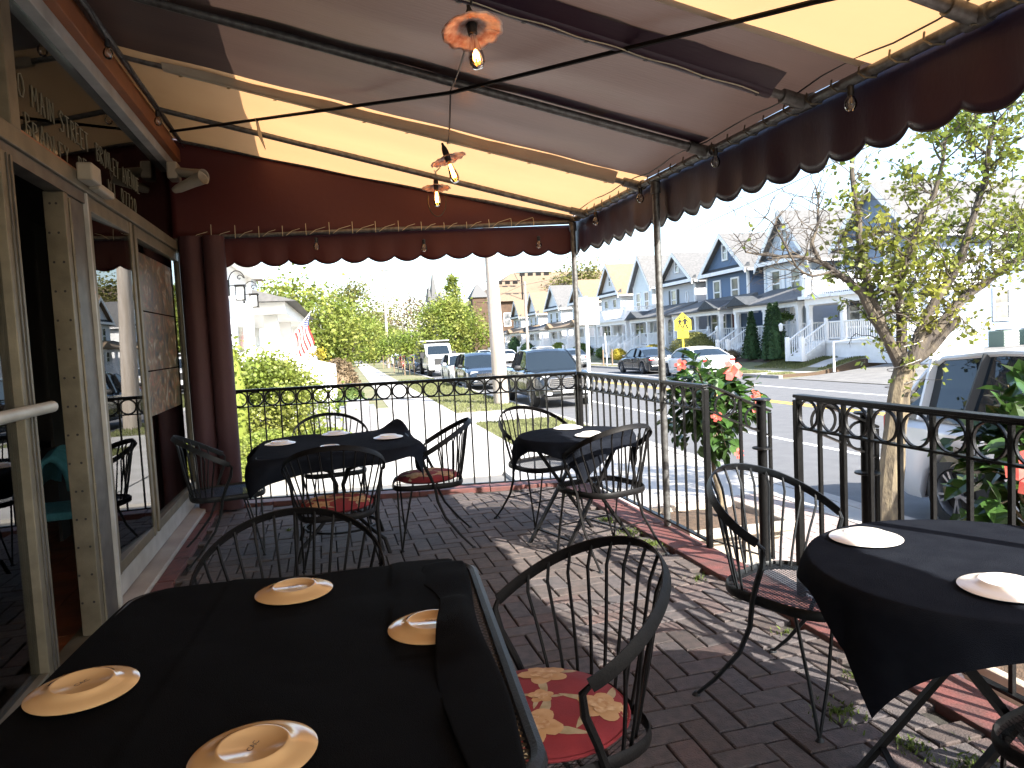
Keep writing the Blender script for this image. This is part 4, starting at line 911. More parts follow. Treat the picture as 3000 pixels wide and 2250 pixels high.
def bush(name, lab, loc, rx, ry, h, m, n=2500, ls=.06, seed=1, frame='S', group=None, shape=0, cat='shrub'):
    rnd = random.Random(seed); t = thing(name, lab, cat, loc, frame=frame, group=group); mb = MB(); x0, y0, z0 = loc
    inner = MB(); inner.lathe([(.0, 0)] + [(.80 * (math.sin(PI * (k / 8.) ** (.8 if not shape else .55)) ** .6 if k < 8 else .0) if not shape else .85 * (1 - (k / 8.)) ** .75, k / 8.) for k in range(0, 9)], 16, Matrix.Translation(loc) @ Matrix.Diagonal((rx, ry, h * .93, 1)), cap=False)
    inner.build('inner_foliage', m, t, smooth=True)
    for i in range(n):
        a = rnd.uniform(0, 2 * PI); v = rnd.random()
        if shape: q = (1 - v) ** .75 * (.9 + .14 * math.sin(5 * a + 9 * v))
        else: q = math.sin(PI * v ** .8) ** .55 * (.92 + .1 * math.sin(4 * a + seed) * math.sin(7 * v + seed))
        k = 1 - .22 * rnd.random() ** 2 + .05 * rnd.gauss(0, 1)
        p = (x0 + rx * q * k * math.cos(a), y0 + ry * q * k * math.sin(a), z0 + h * (v * .97))
        leaf_quads(mb, p, 1, .01, ls, 1, rnd)
    mb.build('foliage', m, t); MB().tube([(x0, y0, z0 - .05), (x0, y0, z0 + h * .4)], .03, 6).build('stem', 'bark_dark', t)
    return t
# ---- street tree (limb positions measured in the street frame)
st = thing('street_tree', 'young street tree with twisting limbs and sparse new leaves beyond the near railing', 'tree', (5.0, 5.85, .11), frame='S')
LIMB = {
 'trunk': ([(4.98, 5.88, .05), (5.06, 5.95, .5), (5.13, 5.98, .9), (5.2, 6, 1.2), (5.26, 6, 1.5), (5.29, 6, 1.62)], .115, .10),
 'left': ([(5.28, 6, 1.55), (5.13, 6, 1.84), (4.99, 6.02, 2.09), (4.87, 6.05, 2.35), (4.77, 6.1, 2.47), (4.6, 6.12, 2.59), (4.42, 6.1, 2.67), (4.05, 6.1, 2.72), (3.67, 6.1, 2.77)], .06, .008),
 'left2': ([(4.47, 6.1, 2.65), (4.37, 6.1, 2.85), (4.48, 6.15, 3.03), (4.53, 6.2, 3.2), (4.5, 6.2, 3.4)], .018, .006),
 'left3': ([(4.62, 6.12, 2.58), (4.3, 6.0, 2.52), (4.1, 5.95, 2.6), (3.85, 5.9, 2.98), (3.75, 5.9, 3.05)], .014, .004),
 'up': ([(5.10, 6, 1.88), (4.97, 6.05, 2.31), (4.92, 6.1, 2.67), (4.89, 6.1, 3.11), (4.87, 6.15, 3.5), (4.86, 6.2, 4.1)], .045, .02),
 'mid': ([(5.26, 6, 1.6), (5.22, 5.95, 2.08), (5.17, 5.9, 2.44), (5.29, 5.85, 2.84), (5.48, 5.8, 3.23), (5.62, 5.8, 3.8)], .05, .015),
 'r1': ([(5.33, 6, 1.58), (5.47, 6, 1.93), (5.66, 5.95, 2.31), (5.86, 5.9, 2.6), (6.01, 5.9, 3.01), (6.17, 5.9, 3.41), (6.28, 5.9, 3.95)], .055, .02),
 'r2': ([(5.38, 6, 1.62), (5.53, 6, 1.85), (5.86, 6, 2.15), (6.24, 6, 2.39), (6.48, 6, 2.54), (6.82, 6, 2.69), (7.41, 6, 2.99)], .062, .02),
 'stub': ([(5.45, 6, 1.68), (5.64, 5.95, 1.84), (5.83, 5.9, 2.05)], .045, .032)}
tips = []
rnd = random.Random(11)
def wig(pts, k):
    out = []
    for i in range(len(pts) - 1):
        a, b = Vector(pts[i]), Vector(pts[i + 1]); out.append(a)
        out.append(a.lerp(b, .5) + Vector((rnd.gauss(0, k), rnd.gauss(0, k), rnd.gauss(0, k))))
    out.append(Vector(pts[-1])); return out
tw = MB(); lf = MB()
def twig(p, d, L, r, lv, leafy):
    n = max(3, int(L / .07)); pts = [p]; q = p.copy(); dd = d.normalized()
    for i in range(n):
        dd = (dd + Vector((rnd.gauss(0, .34), rnd.gauss(0, .34), rnd.gauss(.06, .30)))).normalized(); q = q + dd * (L / n); pts.append(q.copy())
        if lv > 0 and rnd.random() < .55: twig(q, (dd + Vector((rnd.gauss(0, .9), rnd.gauss(0, .9), rnd.gauss(.1, .8)))), L * rnd.uniform(.3, .6), r * .6, lv - 1, leafy)
        if rnd.random() < leafy: leaf_quads(lf, q, rnd.choice((2, 3, 5)), .028, .062, 1, rnd, .4)
    tw.tube(pts, [r * (1 - .7 * i / n) for i in range(n + 1)], 4)
for nm, (pts, r0, r1) in LIMB.items():
    P = wig(pts, .012 if nm != 'trunk' else .006); m = len(P)
    MB().tube(P, [lerp(r0, r1, i / (m - 1)) * rnd.uniform(.93, 1.1) for i in range(m)], 9).build('trunk' if nm == 'trunk' else 'limb', 'bark' if nm == 'trunk' else 'bark_shaded', st, smooth=True)
    if nm in ('trunk', 'stub'): continue
    for i in range(2, m):
        p = P[i]; right = p.x > 4.9; leafy = (.38 if p.z > 2.2 else .16) if p.x > 4.95 else (.2 if p.x > 4.7 else .012)
        for k in range(4 if right else 3):
            d = Vector((rnd.gauss(0, 1), rnd.gauss(0, 1), rnd.gauss(.5, .7)))
            if not right: d = Vector((rnd.gauss(-.3, .8), rnd.gauss(0, .5), rnd.gauss(.4, .8)))
            twig(p, d, rnd.uniform(.25, .6) * (1.25 if right and p.z > 2.3 else .8), .009 if right else .006, 2, leafy)
for i in range(26):   # epicormic shoots round the fork
    p = Vector((5.2 + rnd.gauss(.05, .16), 5.95 + rnd.gauss(0, .08), rnd.uniform(1.35, 2.2))); twig(p, Vector((rnd.gauss(0, 1), rnd.gauss(-.3, 1), rnd.gauss(.3, .8))), rnd.uniform(.1, .28), .004, 0, .8)
tw.build('twigs', 'bark_shaded', st, kind='stuff'); lf.build('leaves', 'leaf_pear', st, kind='stuff')
# fairy light wire wound up the trunk
wp = [(5.28 + .14 * math.cos(i * .8) + .04 * math.sin(i * 1.7), 6 + .14 * math.sin(i * .8), 1.35 + i * .022) for i in range(40)] + [(4.93 + .06 * math.cos(i), 6.08 + .06 * math.sin(i), 2.25 + i * .035) for i in range(50)]
o = MB().tube(wp, .004, 4).build('string_lights', 'concrete_kerb', frame='S', origin=(5.28, 6, 1.35)); o['label'] = 'pale fairy-light wire wound round the fork of the street tree'; o['category'] = 'string lights'
# ---- hibiscus standards
def hib_leaf(mb, p, d, up, L):
    d = d.normalized(); s = d.cross(up).normalized(); nn = s.cross(d); W_ = L * .36; dr = -nn * L * .12
    pts = [p, p + d * L * .3 + s * W_ + nn * .006, p + d * L * .65 + s * W_ * .75, p + d * L + dr * 1.6, p + d * L * .65 - s * W_ * .75, p + d * L * .3 - s * W_ + nn * .006, p + d * L * .35 - nn * L * .05, p + d * L * .7 - nn * L * .06 + dr * .4]
    mb.add(pts, [(0, 1, 6), (1, 2, 7, 6), (2, 3, 7), (0, 6, 5), (5, 6, 7, 4), (4, 7, 3)])
def flower(t, c, d, s=.055, m='petal'):
    d = Vector(d).normalized(); x, y = frame(Vector((0, 0, 0)), d); mb = MB()
    for k in range(5):
        a = 2 * PI * k / 5; r = x * math.cos(a) + y * math.sin(a); q = x * -math.sin(a) + y * math.cos(a); c0 = Vector(c)
        mb.add([c0, c0 + r * s * .6 + q * s * .42 + d * s * .35, c0 + r * s * 1.15 + q * s * .3 + d * s * .3, c0 + r * s * 1.2 - q * s * .3 + d * s * .22, c0 + r * s * .6 - q * s * .42 + d * s * .3], [(0, 1, 2, 3, 4)])
    f = mb.build('flower', m, t); MB().tube([c, Vector(c) + d * s * 1.3], .003, 5).build('stamen', 'petal_mark', f, absolute=False).location = -Vector(OFF[t.name])
def hibiscus(lab, base, crown, rx, rz2, n, seed, flowers, stem=True, ls=.10, frame='S'):
    t = thing('hibiscus', lab, 'plant', base, frame=frame, group='red-flowered hibiscus standards outside the railing'); rnd = random.Random(seed); lv = MB(); br_ = MB(); C0 = Vector(crown)
    if stem:
        b = Vector(base); m = [b.lerp(C0, k / 5) + Vector((.025 * math.sin(k * 1.9), .015, 0)) for k in range(6)]; br_.tube(m, [.022, .02, .019, .018, .017, .015], 7); b2 = b + Vector((.06, .02, 0)); br_.tube([b2, b2.lerp(C0, .4) + Vector((-.05, 0, 0)), b2.lerp(C0, .8)], .014, 6)
    for i in range(n // 9):
        dv = Vector((rnd.gauss(0, 1), rnd.gauss(0, 1), rnd.gauss(0, 1))).normalized(); f = rnd.random() ** .4; e = C0 + Vector((dv.x * rx * f, dv.y * rx * f, dv.z * rz2 * f))
        br_.tube([C0 - Vector((0, 0, rz2 * .5)), C0.lerp(e, .6), e], [.008, .005, .003], 4)
        for k in range(9):
            q = C0.lerp(e, rnd.uniform(.7, 1.12)) + Vector((rnd.gauss(0, .03), rnd.gauss(0, .03), rnd.gauss(0, .03))); d = (dv + Vector((rnd.gauss(0, .7), rnd.gauss(0, .7), rnd.gauss(-.25, .5)))); hib_leaf(lv, q, d, Vector((rnd.gauss(0, .3), rnd.gauss(0, .3), 1)), ls * rnd.uniform(.55, 1.2))
    br_.build('stem', 'bark', t, smooth=True); lv.build('leaves', 'leaf_hib', t, kind='stuff')
    for f in flowers: flower(t, *f)
    return t
def planter(lab, c, w_, h, frame='S', rz=.0):
    t = thing('planter', lab, 'planter', c, frame=frame, group='concrete planters outside the railing'); z0 = c[2]; mb = MB(); x, y = c[0], c[1]
    def ring(r, z): return [(x + r * a, y + r * b, z0 + z) for a, b in ((-1, -1), (1, -1), (1, 1), (-1, 1))]
    prof = [(.36, 0), (.36, .05), (.33, .07), (.40, h * .72), (.44, h * .76), (.40, h * .80), (.50, h * .86), (.50, h), (.44, h), (.42, h - .06)]
    prof = [(r * w_, z) for r, z in prof]; vs = []; fs = []
    for r, z in prof: vs += ring(r, z)
    for i in range(len(prof) - 1):
        for k in range(4): fs.append((i * 4 + k, i * 4 + (k + 1) % 4, i * 4 + 4 + (k + 1) % 4, i * 4 + 4 + k))
    mb.add(vs, fs); mb.build('pot', 'pot_concrete', t, bevel=.012); r = .43 * w_
    MB().grid(12, 12, lambda u, v: (x - r + 2 * r * u, y - r + 2 * r * v, z0 + h - .05 + .03 * math.sin(PI * u) * math.sin(PI * v) + R_.gauss(0, .006))).build('soil', 'dirt', t, smooth=True)
    for a in (-1, 1): MB().tube([(x - .385 * w_, y + a * .1 * w_ + .05 * math.cos(q), z0 + h * .5 + .05 * math.sin(q)) for q in [PI * i / 8 for i in range(17)]], .012, 6).build('relief', 'pot_concrete', t, smooth=True)
    return t
planter('square cream concrete planter below the first hibiscus, outside the railing', (2.74, 5.12, .11), .86, .50)
hibiscus('round-headed hibiscus standard with coral flowers beside the galvanised awning post', (2.78, 5.1, .55), (2.76, 5.15, 1.47), .36, .40, 700, 3,
         [((2.74, 4.80, 1.74), (-.3, -.8, .5), .07), ((3.02, 4.95, 1.52), (.3, -.8, .3), .055), ((2.44, 5.0, 1.80), (-.5, -.7, .3), .04), ((2.60, 4.78, 1.42), (-.4, -.8, .1), .035), ((3.05, 4.98, 1.42), (.2, -.9, .2), .05), ((2.78, 4.8, 1.13), (0, -1, 0), .035)], ls=.115)
planter('square cream concrete planter outside the near railing at the right edge of the photo', (3.0, 2.35, .08), .86, .46)
hibiscus('lush hibiscus with red flowers filling the near railing at the right edge of the photo', (3.0, 2.45, .5), (2.98, 2.58, 1.28), .38, .50, 640, 9,
         [((2.66, 2.33, 1.40), (-.6, -.6, .1), .08, 'petal'), ((2.78, 2.36, 1.72), (-.4, -.7, .5), .055), ((2.90, 2.32, 1.55), (-.4, -.7, .3), .05), ((2.80, 2.25, 1.22), (-.7, -.5, -.1), .04)], ls=.13)
# ================================================================== STREET FURNITURE
def upole(lab, loc, h, r0, r1, lean=0., arms=1, m='wood_pole'):
    t = thing('utility_pole', lab, 'utility pole', loc, frame='S', group='wooden utility poles along the kerb'); x, y, z = loc
    MB().tube([(x, y, z - .1), (x - lean * .5, y, z + h * .5), (x - lean, y, z + h)], [r0, (r0 + r1) / 2, r1], 14).build('pole', m, t, smooth=True)
    for k in range(arms): MB().bar((x - lean - .9, y, z + h - .4 - .9 * k), (x - lean + .9, y, z + h - .4 - .9 * k), .09, .11).build('cross_arm', 'bark_dark', t)
    if arms: MB().lathe([(.16, 0), (.2, .08), (.2, .6), (.15, .7)], 12, Matrix.Translation((x - lean * .8 + .3, y, z + h * .78))).build('transformer', 'sign_back', t, smooth=True)
    return t
upole('thick pale wooden utility pole in the verge in front of the dark pickup', (4.80, 22.9, .11), 9.5, .255, .13, .25)
upole('slim utility pole on the left verge behind the saplings', (4.34, 80, .11), 11, .17, .12)
upole('utility pole in front of the big spring-green tree', (17.5, 128, .11), 12, .18, .12); upole('utility pole on the far kerb before the white porches', (18.6, 74, .11), 8.4, .17, .13, 0, 0)
def wire(a, b, s, lab):
    a, b = Vector(a), Vector(b); o = MB().tube(sag(a, b, s, 24), .018, 4).build('overhead_wire', 'black_plastic', frame='S', origin=tuple(a)); o['label'] = lab; o['category'] = 'wire'; o['group'] = 'overhead street wires'
wire((4.5, 23, 9.1), (4.3, 80, 10.7), 1.3, 'overhead wire from the thick pole to the far left pole'); wire((4.3, 80, 10.6), (17.5, 128, 11.6), 1.6, 'overhead wire crossing the street from the far left pole')
wire((4.6, 23, 7.4), (18.6, 74, 8.3), 1.2, 'overhead wire crossing from the thick pole to the far kerb pole'); wire((18.6, 74, 8.3), (17.5, 128, 11), 1.4, 'overhead wire running along the porches'); wire((18.6, 74, 8.2), (18.6, 20, 8.6), .9, 'long overhead wire running in front of the house gables')
wire((4.3, 80, 9.9), (-9, 45, 5.6), .8, 'overhead wire dropping to the white houses on the left')
t = thing('parking_sign', 'plain white back of a street sign on a perforated kerb post', 'sign', (4.95, 14.5, .11), frame='S')
MB().bar((4.95, 14.5, 0), (4.95, 14.5, 2.95), .06).build('post', 'trim_white', t); MB().box(4.76, 14.46, 2.35, 5.22, 14.465, 2.92).build('sign_panel', 'sign_back', t, bevel=.002)
t = thing('school_crossing_sign', 'yellow pentagon school crossing sign with two walking figures on a yellow post', 'sign', (18.45, 37.5, .12), frame='S')
MB().bar((18.45, 37.53, 0), (18.45, 37.53, 3.1), .08).build('post', 'sign_yellow', t)
Ms = Matrix.Translation((18.45, 37.48, 2.75)) @ Matrix.Rotation(PI / 2, 4, 'X') @ Matrix.Rotation(-.42, 4, 'Y')
MB().prism([(-.46, -.42), (.46, -.42), (.46, .14), (0, .58), (-.46, .14)], Ms, .012).build('sign_panel', 'sign_yellow', t); MB().prism([(-.31, -.86), (.31, -.86), (.31, -.44), (-.31, -.44)], Ms, .012).build('sign_plate', 'sign_yellow', t)
fg = MB()
for dx, s in ((-.12, .8), (.10, 1.0)):
    Mf = Ms @ Matrix.Translation((dx * 1.3, -.03, .0145)) @ Matrix.Scale(s * 1.35, 4)
    for poly in ([(-.03, .22), (.03, .22), (.045, .25), (.03, .30), (-.03, .30), (-.045, .25)], [(-.06, .19), (.06, .19), (.05, -.02), (-.05, -.02)], [(.05, .17), (.14, .05), (.11, .03), (.03, .12)], [(-.05, .17), (-.13, .06), (-.10, .04), (-.03, .12)], [(-.05, -.02), (.0, -.02), (-.07, -.22), (-.12, -.2)], [(0, -.02), (.05, -.02), (.13, -.20), (.08, -.23)]): fg.prism(poly, Mf, .003)
fg.build('walking_figures', 'rubber', t, kind='stuff')
t = thing('garden_lamp', 'black lamp post with a white lantern on the lawn by the second house', 'lamp', (22, 33.5, .6), frame='S')
MB().tube([(22, 33.5, .5), (22, 33.5, 2.0)], .035, 10).build('post', 'iron', t, smooth=True); MB().lathe([(.03, 2.0), (.09, 2.04), (.12, 2.30), (.15, 2.32), (.03, 2.44)], 6, Matrix.Translation((22, 33.5, 0))).build('lantern', 'cushion_white', t)
t = thing('garden_lamp', 'slim grey lamp post before the round yellow-green hedge', 'lamp', (22, 40.2, .6), frame='S')
MB().tube([(22, 40.2, .5), (22, 40.2, 2.2)], .03, 8).build('post', 'sign_back', t, smooth=True); MB().lathe([(.03, 2.2), (.08, 2.24), (.1, 2.4), (.02, 2.5)], 6, Matrix.Translation((22, 40.2, 0))).build('lantern', 'trim_white', t)
t = thing('hand_rail', 'short white pipe railing on the lawn by the driveway', 'railing', (20.9, 27.9, .15), frame='S')
MB().tube([(20.9, 27.9, .1), (20.9, 27.9, 1.45)], .05, 8).build('post', 'trim_white', t); MB().tube([(23.5, 25.4, .3), (23.5, 25.4, 1.75)], .05, 8).build('post', 'trim_white', t); MB().tube([(20.9, 27.9, 1.42), (23.5, 25.4, 1.72)], .04, 8).build('rail', 'trim_white', t)
# ================================================================== HOUSES
def window(t, X, y, z, w_, h, nx_=-1, mull=True, axis='x', fr='trim_white'):
    """window in plane x=X (facing -x) or plane y=X (facing -y)"""
    def bx(mb, a0, a1, z0, z1, d0, d1):
        if axis == 'x': mb.box(X - d1, a0, z0, X - d0, a1, z1)
        else: mb.box(a0, X - d1, z0, a1, X - d0, z1)
    mb = MB(); b = .11
    bx(mb, y - w_ / 2 - b, y - w_ / 2, z - b, z + h + b, -.02, .07); bx(mb, y + w_ / 2, y + w_ / 2 + b, z - b, z + h + b, -.02, .07); bx(mb, y - w_ / 2 + .001, y + w_ / 2 - .001, z + h, z + h + b, -.02, .072); bx(mb, y - w_ / 2 + .001, y + w_ / 2 - .001, z - b, z, -.02, .085)
    if mull: bx(mb, y - w_ / 2 + .001, y + w_ / 2 - .001, z + h * .47, z + h * .53, -.02, .05)
    f = mb.build('window', fr, t); g = MB(); bx(g, y - w_ / 2, y + w_ / 2, z, z + h, -.015, .02); o = g.build('pane', 'window_glass', f, absolute=False); o.location = -Vector(OFF[t.name])
def balusters(mb, a, b, z0, h, sp=.14, w_=.04):
    a, b = Vector(a), Vector(b); n = max(1, int((b - a).length / sp)); dz = b.z - a.z
    mb.bar(a + Vector((0, 0, z0 + h)), b + Vector((0, 0, z0 + h)), .09, .06); mb.bar(a + Vector((0, 0, z0 + .1)), b + Vector((0, 0, z0 + .1)), .05, .05)
    for i in range(n + 1): p = a.lerp(b, i / n); mb.bar(p + Vector((0, 0, z0 + .1)), p + Vector((0, 0, z0 + h)), w_)
def house(lab, y0, y1, eave, peak, sd_, roof, X=25.5, depth=11, py=None, pf=22.8, gz=.6, pz=1.45, ph=3.55, deck=False, wins=2, shut=None, porchroof='roof_grey', steps=None, gablewin=True, oval=False, doorm='trim_white', pent=True, bay=True, blowin=False, sidewin=()):
    t = thing('house', lab, 'house', (X, y0, gz), frame='S', group='gabled frame houses across the street'); ym = (y0 + y1) / 2; hw = (y1 - y0) / 2; ov = .45
    # body with gable
    mb = MB(); vs = [(X, y0, gz - .5), (X, y1, gz - .5), (X, y1, eave), (X, ym, peak), (X, y0, eave)]; vs += [(x + depth, y, z) for x, y, z in vs]
    mb.add(vs, [(4, 3, 2, 1, 0), (5, 6, 7, 8, 9), (0, 5, 9, 4), (1, 2, 7, 6), (0, 1, 6, 5)]); mb.build('wall', sd_, t)
    sl = (peak - eave) / hw; th = .16
    for s, ye_ in ((-1, y0), (1, y1)):
        r = MB(); yo = ye_ + s * ov; zo = eave - ov * sl; x0, x1 = X - ov, X + depth + .2; r.add([(x0, ym, peak + .03), (x1, ym, peak + .03), (x1, yo, zo + .03), (x0, yo, zo + .03), (x0, ym, peak + .03 + th), (x1, ym, peak + .03 + th), (x1, yo, zo + .03 + th), (x0, yo, zo + .03 + th)], [(0, 1, 2, 3), (7, 6, 5, 4), (0, 3, 7, 4), (1, 5, 6, 2), (3, 2, 6, 7), (0, 4, 5, 1)]); r.build('roof', roof, t)
        f = MB(); x0 -= .03; f.add([(x0, ym, peak - .14), (x0, ym, peak + .21), (x0, yo, zo + .21), (x0, yo, zo - .14), (x0 + .06, ym, peak - .14), (x0 + .06, ym, peak + .21), (x0 + .06, yo, zo + .21), (x0 + .06, yo, zo - .14)], [(0, 1, 2, 3), (7, 6, 5, 4), (0, 4, 5, 1), (2, 6, 7, 3), (0, 3, 7, 4)]); f.build('bargeboard', 'trim_white', t)
        MB().box(X - .3, min(yo, yo + s * .1), zo + .02, X + depth, max(yo, yo + s * .1), zo + .14).build('gutter', 'trim_white', t)
    MB().box(X - .035, y0 - .02, gz, X + .1, y0 + .14, eave - .02).build('corner_board', 'trim_white', t); MB().box(X - .035, y1 - .14, gz, X + .1, y1 + .02, eave - .02).build('corner_board', 'trim_white', t)
    if pent:
        p = MB(); p.add([(X - .45, y0 - .3, eave - .08), (X - .45, y1 + .3, eave - .08), (X - .02, y1 + .3, eave + .22), (X - .02, y0 - .3, eave + .22), (X - .45, y0 - .3, eave - .3), (X - .45, y1 + .3, eave - .3), (X - .02, y1 + .3, eave - .3), (X - .02, y0 - .3, eave - .3)], [(0, 3, 2, 1), (4, 5, 6, 7), (3, 7, 6, 2), (0, 4, 7, 3), (1, 2, 6, 5)]); p.build('pent_roof', 'roof_dark', t); MB().box(X - .50, y0 - .3, eave - .3, X - .452, y1 + .3, eave - .06).build('frieze_board', 'trim_white', t)
    if gablewin: window(t, X, ym, eave + .75, .55, .9)
    wz, wh = eave - 2.15, 1.45
    ys = [ym + (k - (wins - 1) / 2) * (hw * 2 / (wins + .3)) for k in range(wins)]
    if oval: ys = [ym + hw * .25]
    for y in ys:
        window(t, X, y, wz, .8, wh)
        if shut: [MB().box(X - .06, y + s * .72 - .16, wz - .05, X - .02, y + s * .72 + .16, wz + wh + .05).build('shutter', shut, t) for s in (-1, 1)]
    if oval: MB().tube([(X - .03, ym - hw * .55 + .22 * math.cos(a), wz + wh * .55 + .45 * math.sin(a)) for a in [2 * PI * i / 20 for i in range(20)]], .05, 5, close=True).build('oval_window', 'trim_white', t)
    for (x, z, w2, h2) in sidewin: window(t, y0, x, z, w2, h2, axis='y')
    # ground floor front
    dy = ym - hw * .45; MB().box(X - .05, dy - .5, pz, X - .005, dy + .5, pz + 2.15).build('door', doorm, t); MB().box(X - .08, dy - .62, pz, X - .052, dy - .5, pz + 2.28).box(X - .08, dy + .5, pz, X - .052, dy + .62, pz + 2.28).box(X - .08, dy - .5, pz + 2.152, X - .052, dy + .5, pz + 2.28).build('door_frame', 'trim_white', t, kind='stuff')
    for q in (.2, .62): window(t, X, ym + hw * q, pz + .65, .75, 1.45)
    # porch
    p0, p1 = py or (y0 - .2, y1 + .2)
    MB().box(pf, p0, pz - .15, X - .002, p1, pz).build('porch_floor', 'trim_white', t); MB().box(pf + .08, p0 + .05, gz - .2, pf + .14, p1 - .05, pz - .152).build('porch_skirt', 'trim_white', t); MB().box(pf + .14, p0 + .05, gz - .2, X, p0 + .1, pz - .152).build('porch_skirt', 'trim_white', t)
    nP = max(3, int((p1 - p0) / 1.9)); pys = [lerp(p0 + .15, p1 - .15, i / (nP - 1)) for i in range(nP)]
    for y in pys: MB().box(pf + .05, y - .11, pz, pf + .27, y + .11, ph - .3).build('porch_post', 'trim_white', t); MB().box(pf + .02, y - .15, ph - .42, pf + .30, y + .15, ph - .301).build('post_capital', 'trim_white', t)
    MB().box(pf, p0, ph - .3, pf + .3, p1, ph).box(pf + .3, p0, ph - .3, X, p0 + .2, ph).build('porch_beam', 'trim_white', t)
    MB().box(pf + .3, p0 + .2, ph - .06, X, p1, ph - .01).build('porch_ceiling', 'trim_white', t)
    sy = steps if steps is not None else p1 - .9
    rl = MB(); 
    for a, b in zip(pys, pys[1:]):
        if a - .1 < sy < b + .1 and b - a < 99:
            if sy - .6 - a > .3: balusters(rl, (pf + .16, a, 0), (pf + .16, sy - .6, 0), pz, .9)
            if b - sy - .6 > .3: balusters(rl, (pf + .16, sy + .6, 0), (pf + .16, b, 0), pz, .9)
        else: balusters(rl, (pf + .16, a, 0), (pf + .16, b, 0), pz, .9)
    balusters(rl, (pf + .2, p0 + .1, 0), (X, p0 + .1, 0), pz, .9)
    for s in (-1, 1): balusters(rl, (pf - 1.3, sy + s * .6, -(pz - gz)), (pf + .1, sy + s * .6, 0), pz, .9); rl.box(pf - 1.4, sy + s * .6 - .08, gz - .1, pf - 1.24, sy + s * .6 + .08, gz + 1.1); rl.box(pf - .02, sy + s * .6 - .08, pz - .1, pf + .1, sy + s * .6 + .08, pz + 1.1)
    rl.build('porch_railing', 'trim_white', t, kind='stuff')
    n = 5
    for k in range(n): MB().box(pf - 1.3 + 1.3 * k / n, sy - .55, gz - .1, pf, sy + .55, gz + (pz - gz) * (k + 1) / (n + .5)).build('step', 'trim_white', t)
    if deck:
        MB().box(pf - .25, p0 - .2, ph + .0, X, p1 + .2, ph + .16).build('deck_floor', 'trim_white', t); dr_ = MB(); balusters(dr_, (pf, p0, 0), (pf, p1, 0), ph + .16, .95, .12, .045); balusters(dr_, (pf, p0, 0), (X, p0, 0), ph + .16, .95, .12); balusters(dr_, (pf, p1, 0), (X, p1, 0), ph + .16, .95, .12)
        for y in (p0, p1): dr_.box(pf - .09, y - .09, ph + .16, pf + .09, y + .09, ph + 1.25)
        dr_.build('deck_railing', 'trim_white', t, kind='stuff')
    else:
        r = MB(); z1 = ph + 1.0; r.add([(pf - .3, p0 - .3, ph + .05), (pf - .3, p1 + .3, ph + .05), (X, p1, z1), (X, p0, z1), (pf - .3, p0 - .3, ph - .04), (pf - .3, p1 + .3, ph - .04), (X, p1 + .3, ph - .04), (X, p0 - .3, ph - .04)], [(0, 3, 2, 1), (4, 5, 6, 7), (0, 4, 7, 3), (0, 1, 5, 4), (1, 2, 6, 5)]); r.build('porch_roof', porchroof, t)
        g = MB(); yb = sy; g.add([(pf - .45, yb - 1.2, ph + .07), (pf - .45, yb + 1.2, ph + .07), (pf - .45, yb, ph + .62), (X - 1.0, yb - 1.2, ph + .07), (X - 1.0, yb + 1.2, ph + .07), (X - .9, yb, ph + .62)], [(0, 1, 2), (0, 2, 5, 3), (1, 4, 5, 2), (0, 3, 4, 1)]); g.build('porch_gable', 'roof_dark' if porchroof != 'roof_tan' else 'roof_tan', t)
    return t
house('slate-blue gabled house with a white second-floor deck, partly behind the street tree', 28.2, 33.2, 6.4, 8.9, 'sd_slate', 'roof_grey', deck=True, py=(24.6, 32.6), steps=31.6, depth=16, gablewin=False, sidewin=((30.2, 2.1, .8, 1.35), (33.4, 2.1, .8, 1.35), (30.2, 4.6, .8, 1.2)))
house('pale blue gabled house with white shutters behind the three dark conifers', 35.9, 40.4, 6.3, 8.9, 'sd_pale', 'roof_grey', py=(33.2, 39.6), steps=38.6, shut='trim_white')
house('deep blue gabled house with white window frames and a dark red door', 42.3, 47.8, 6.35, 8.65, 'sd_blue', 'roof_grey', py=(41.2, 48.0), steps=42.2, doorm='door_red', gablewin=True)
house('grey gabled house with black shutters and an oval window', 49.6, 55.2, 6.3, 8.35, 'sd_grey', 'roof_grey', py=(49.2, 56.0), steps=54.6, wins=1, oval=True, shut='shutter_dark')
house('white steep-gabled house with a white balcony over its porch', 57.2, 61.4, 6.6, 9.0, 'sd_mint', 'roof_grey', py=(56.8, 64.2), deck=True, steps=58.2, pent=False, gablewin=False)
house('white gabled house with a wide tan roof behind the white street-sign back', 64.5, 69.8, 6.5, 9.2, 'sd_white', 'roof_tan', py=(64.6, 71), porchroof='roof_tan')
house('white house with a tan hipped porch roof, sixth beyond the driveway', 74, 79.5, 6.4, 8.6, 'sd_white', 'roof_tan', py=(73.5, 80.5), porchroof='roof_tan')
house('white gabled house with a pale roof, right of the tan-roofed gables', 84, 90, 6.3, 8.9, 'sd_white', 'roof_grey', py=(83.6, 91), gablewin=False)
house('white gabled house with a golden tan roof, second last of the row', 94.5, 100, 6.2, 8.9, 'sd_white', 'roof_tan', py=(94, 101), porchroof='roof_tan', gablewin=False)
house('last white gabled house with a brownish roof beside the brick building', 104.5, 109.5, 6.2, 8.4, 'sd_white', 'roof_tan', py=(104, 111), porchroof='roof_grey', gablewin=False)
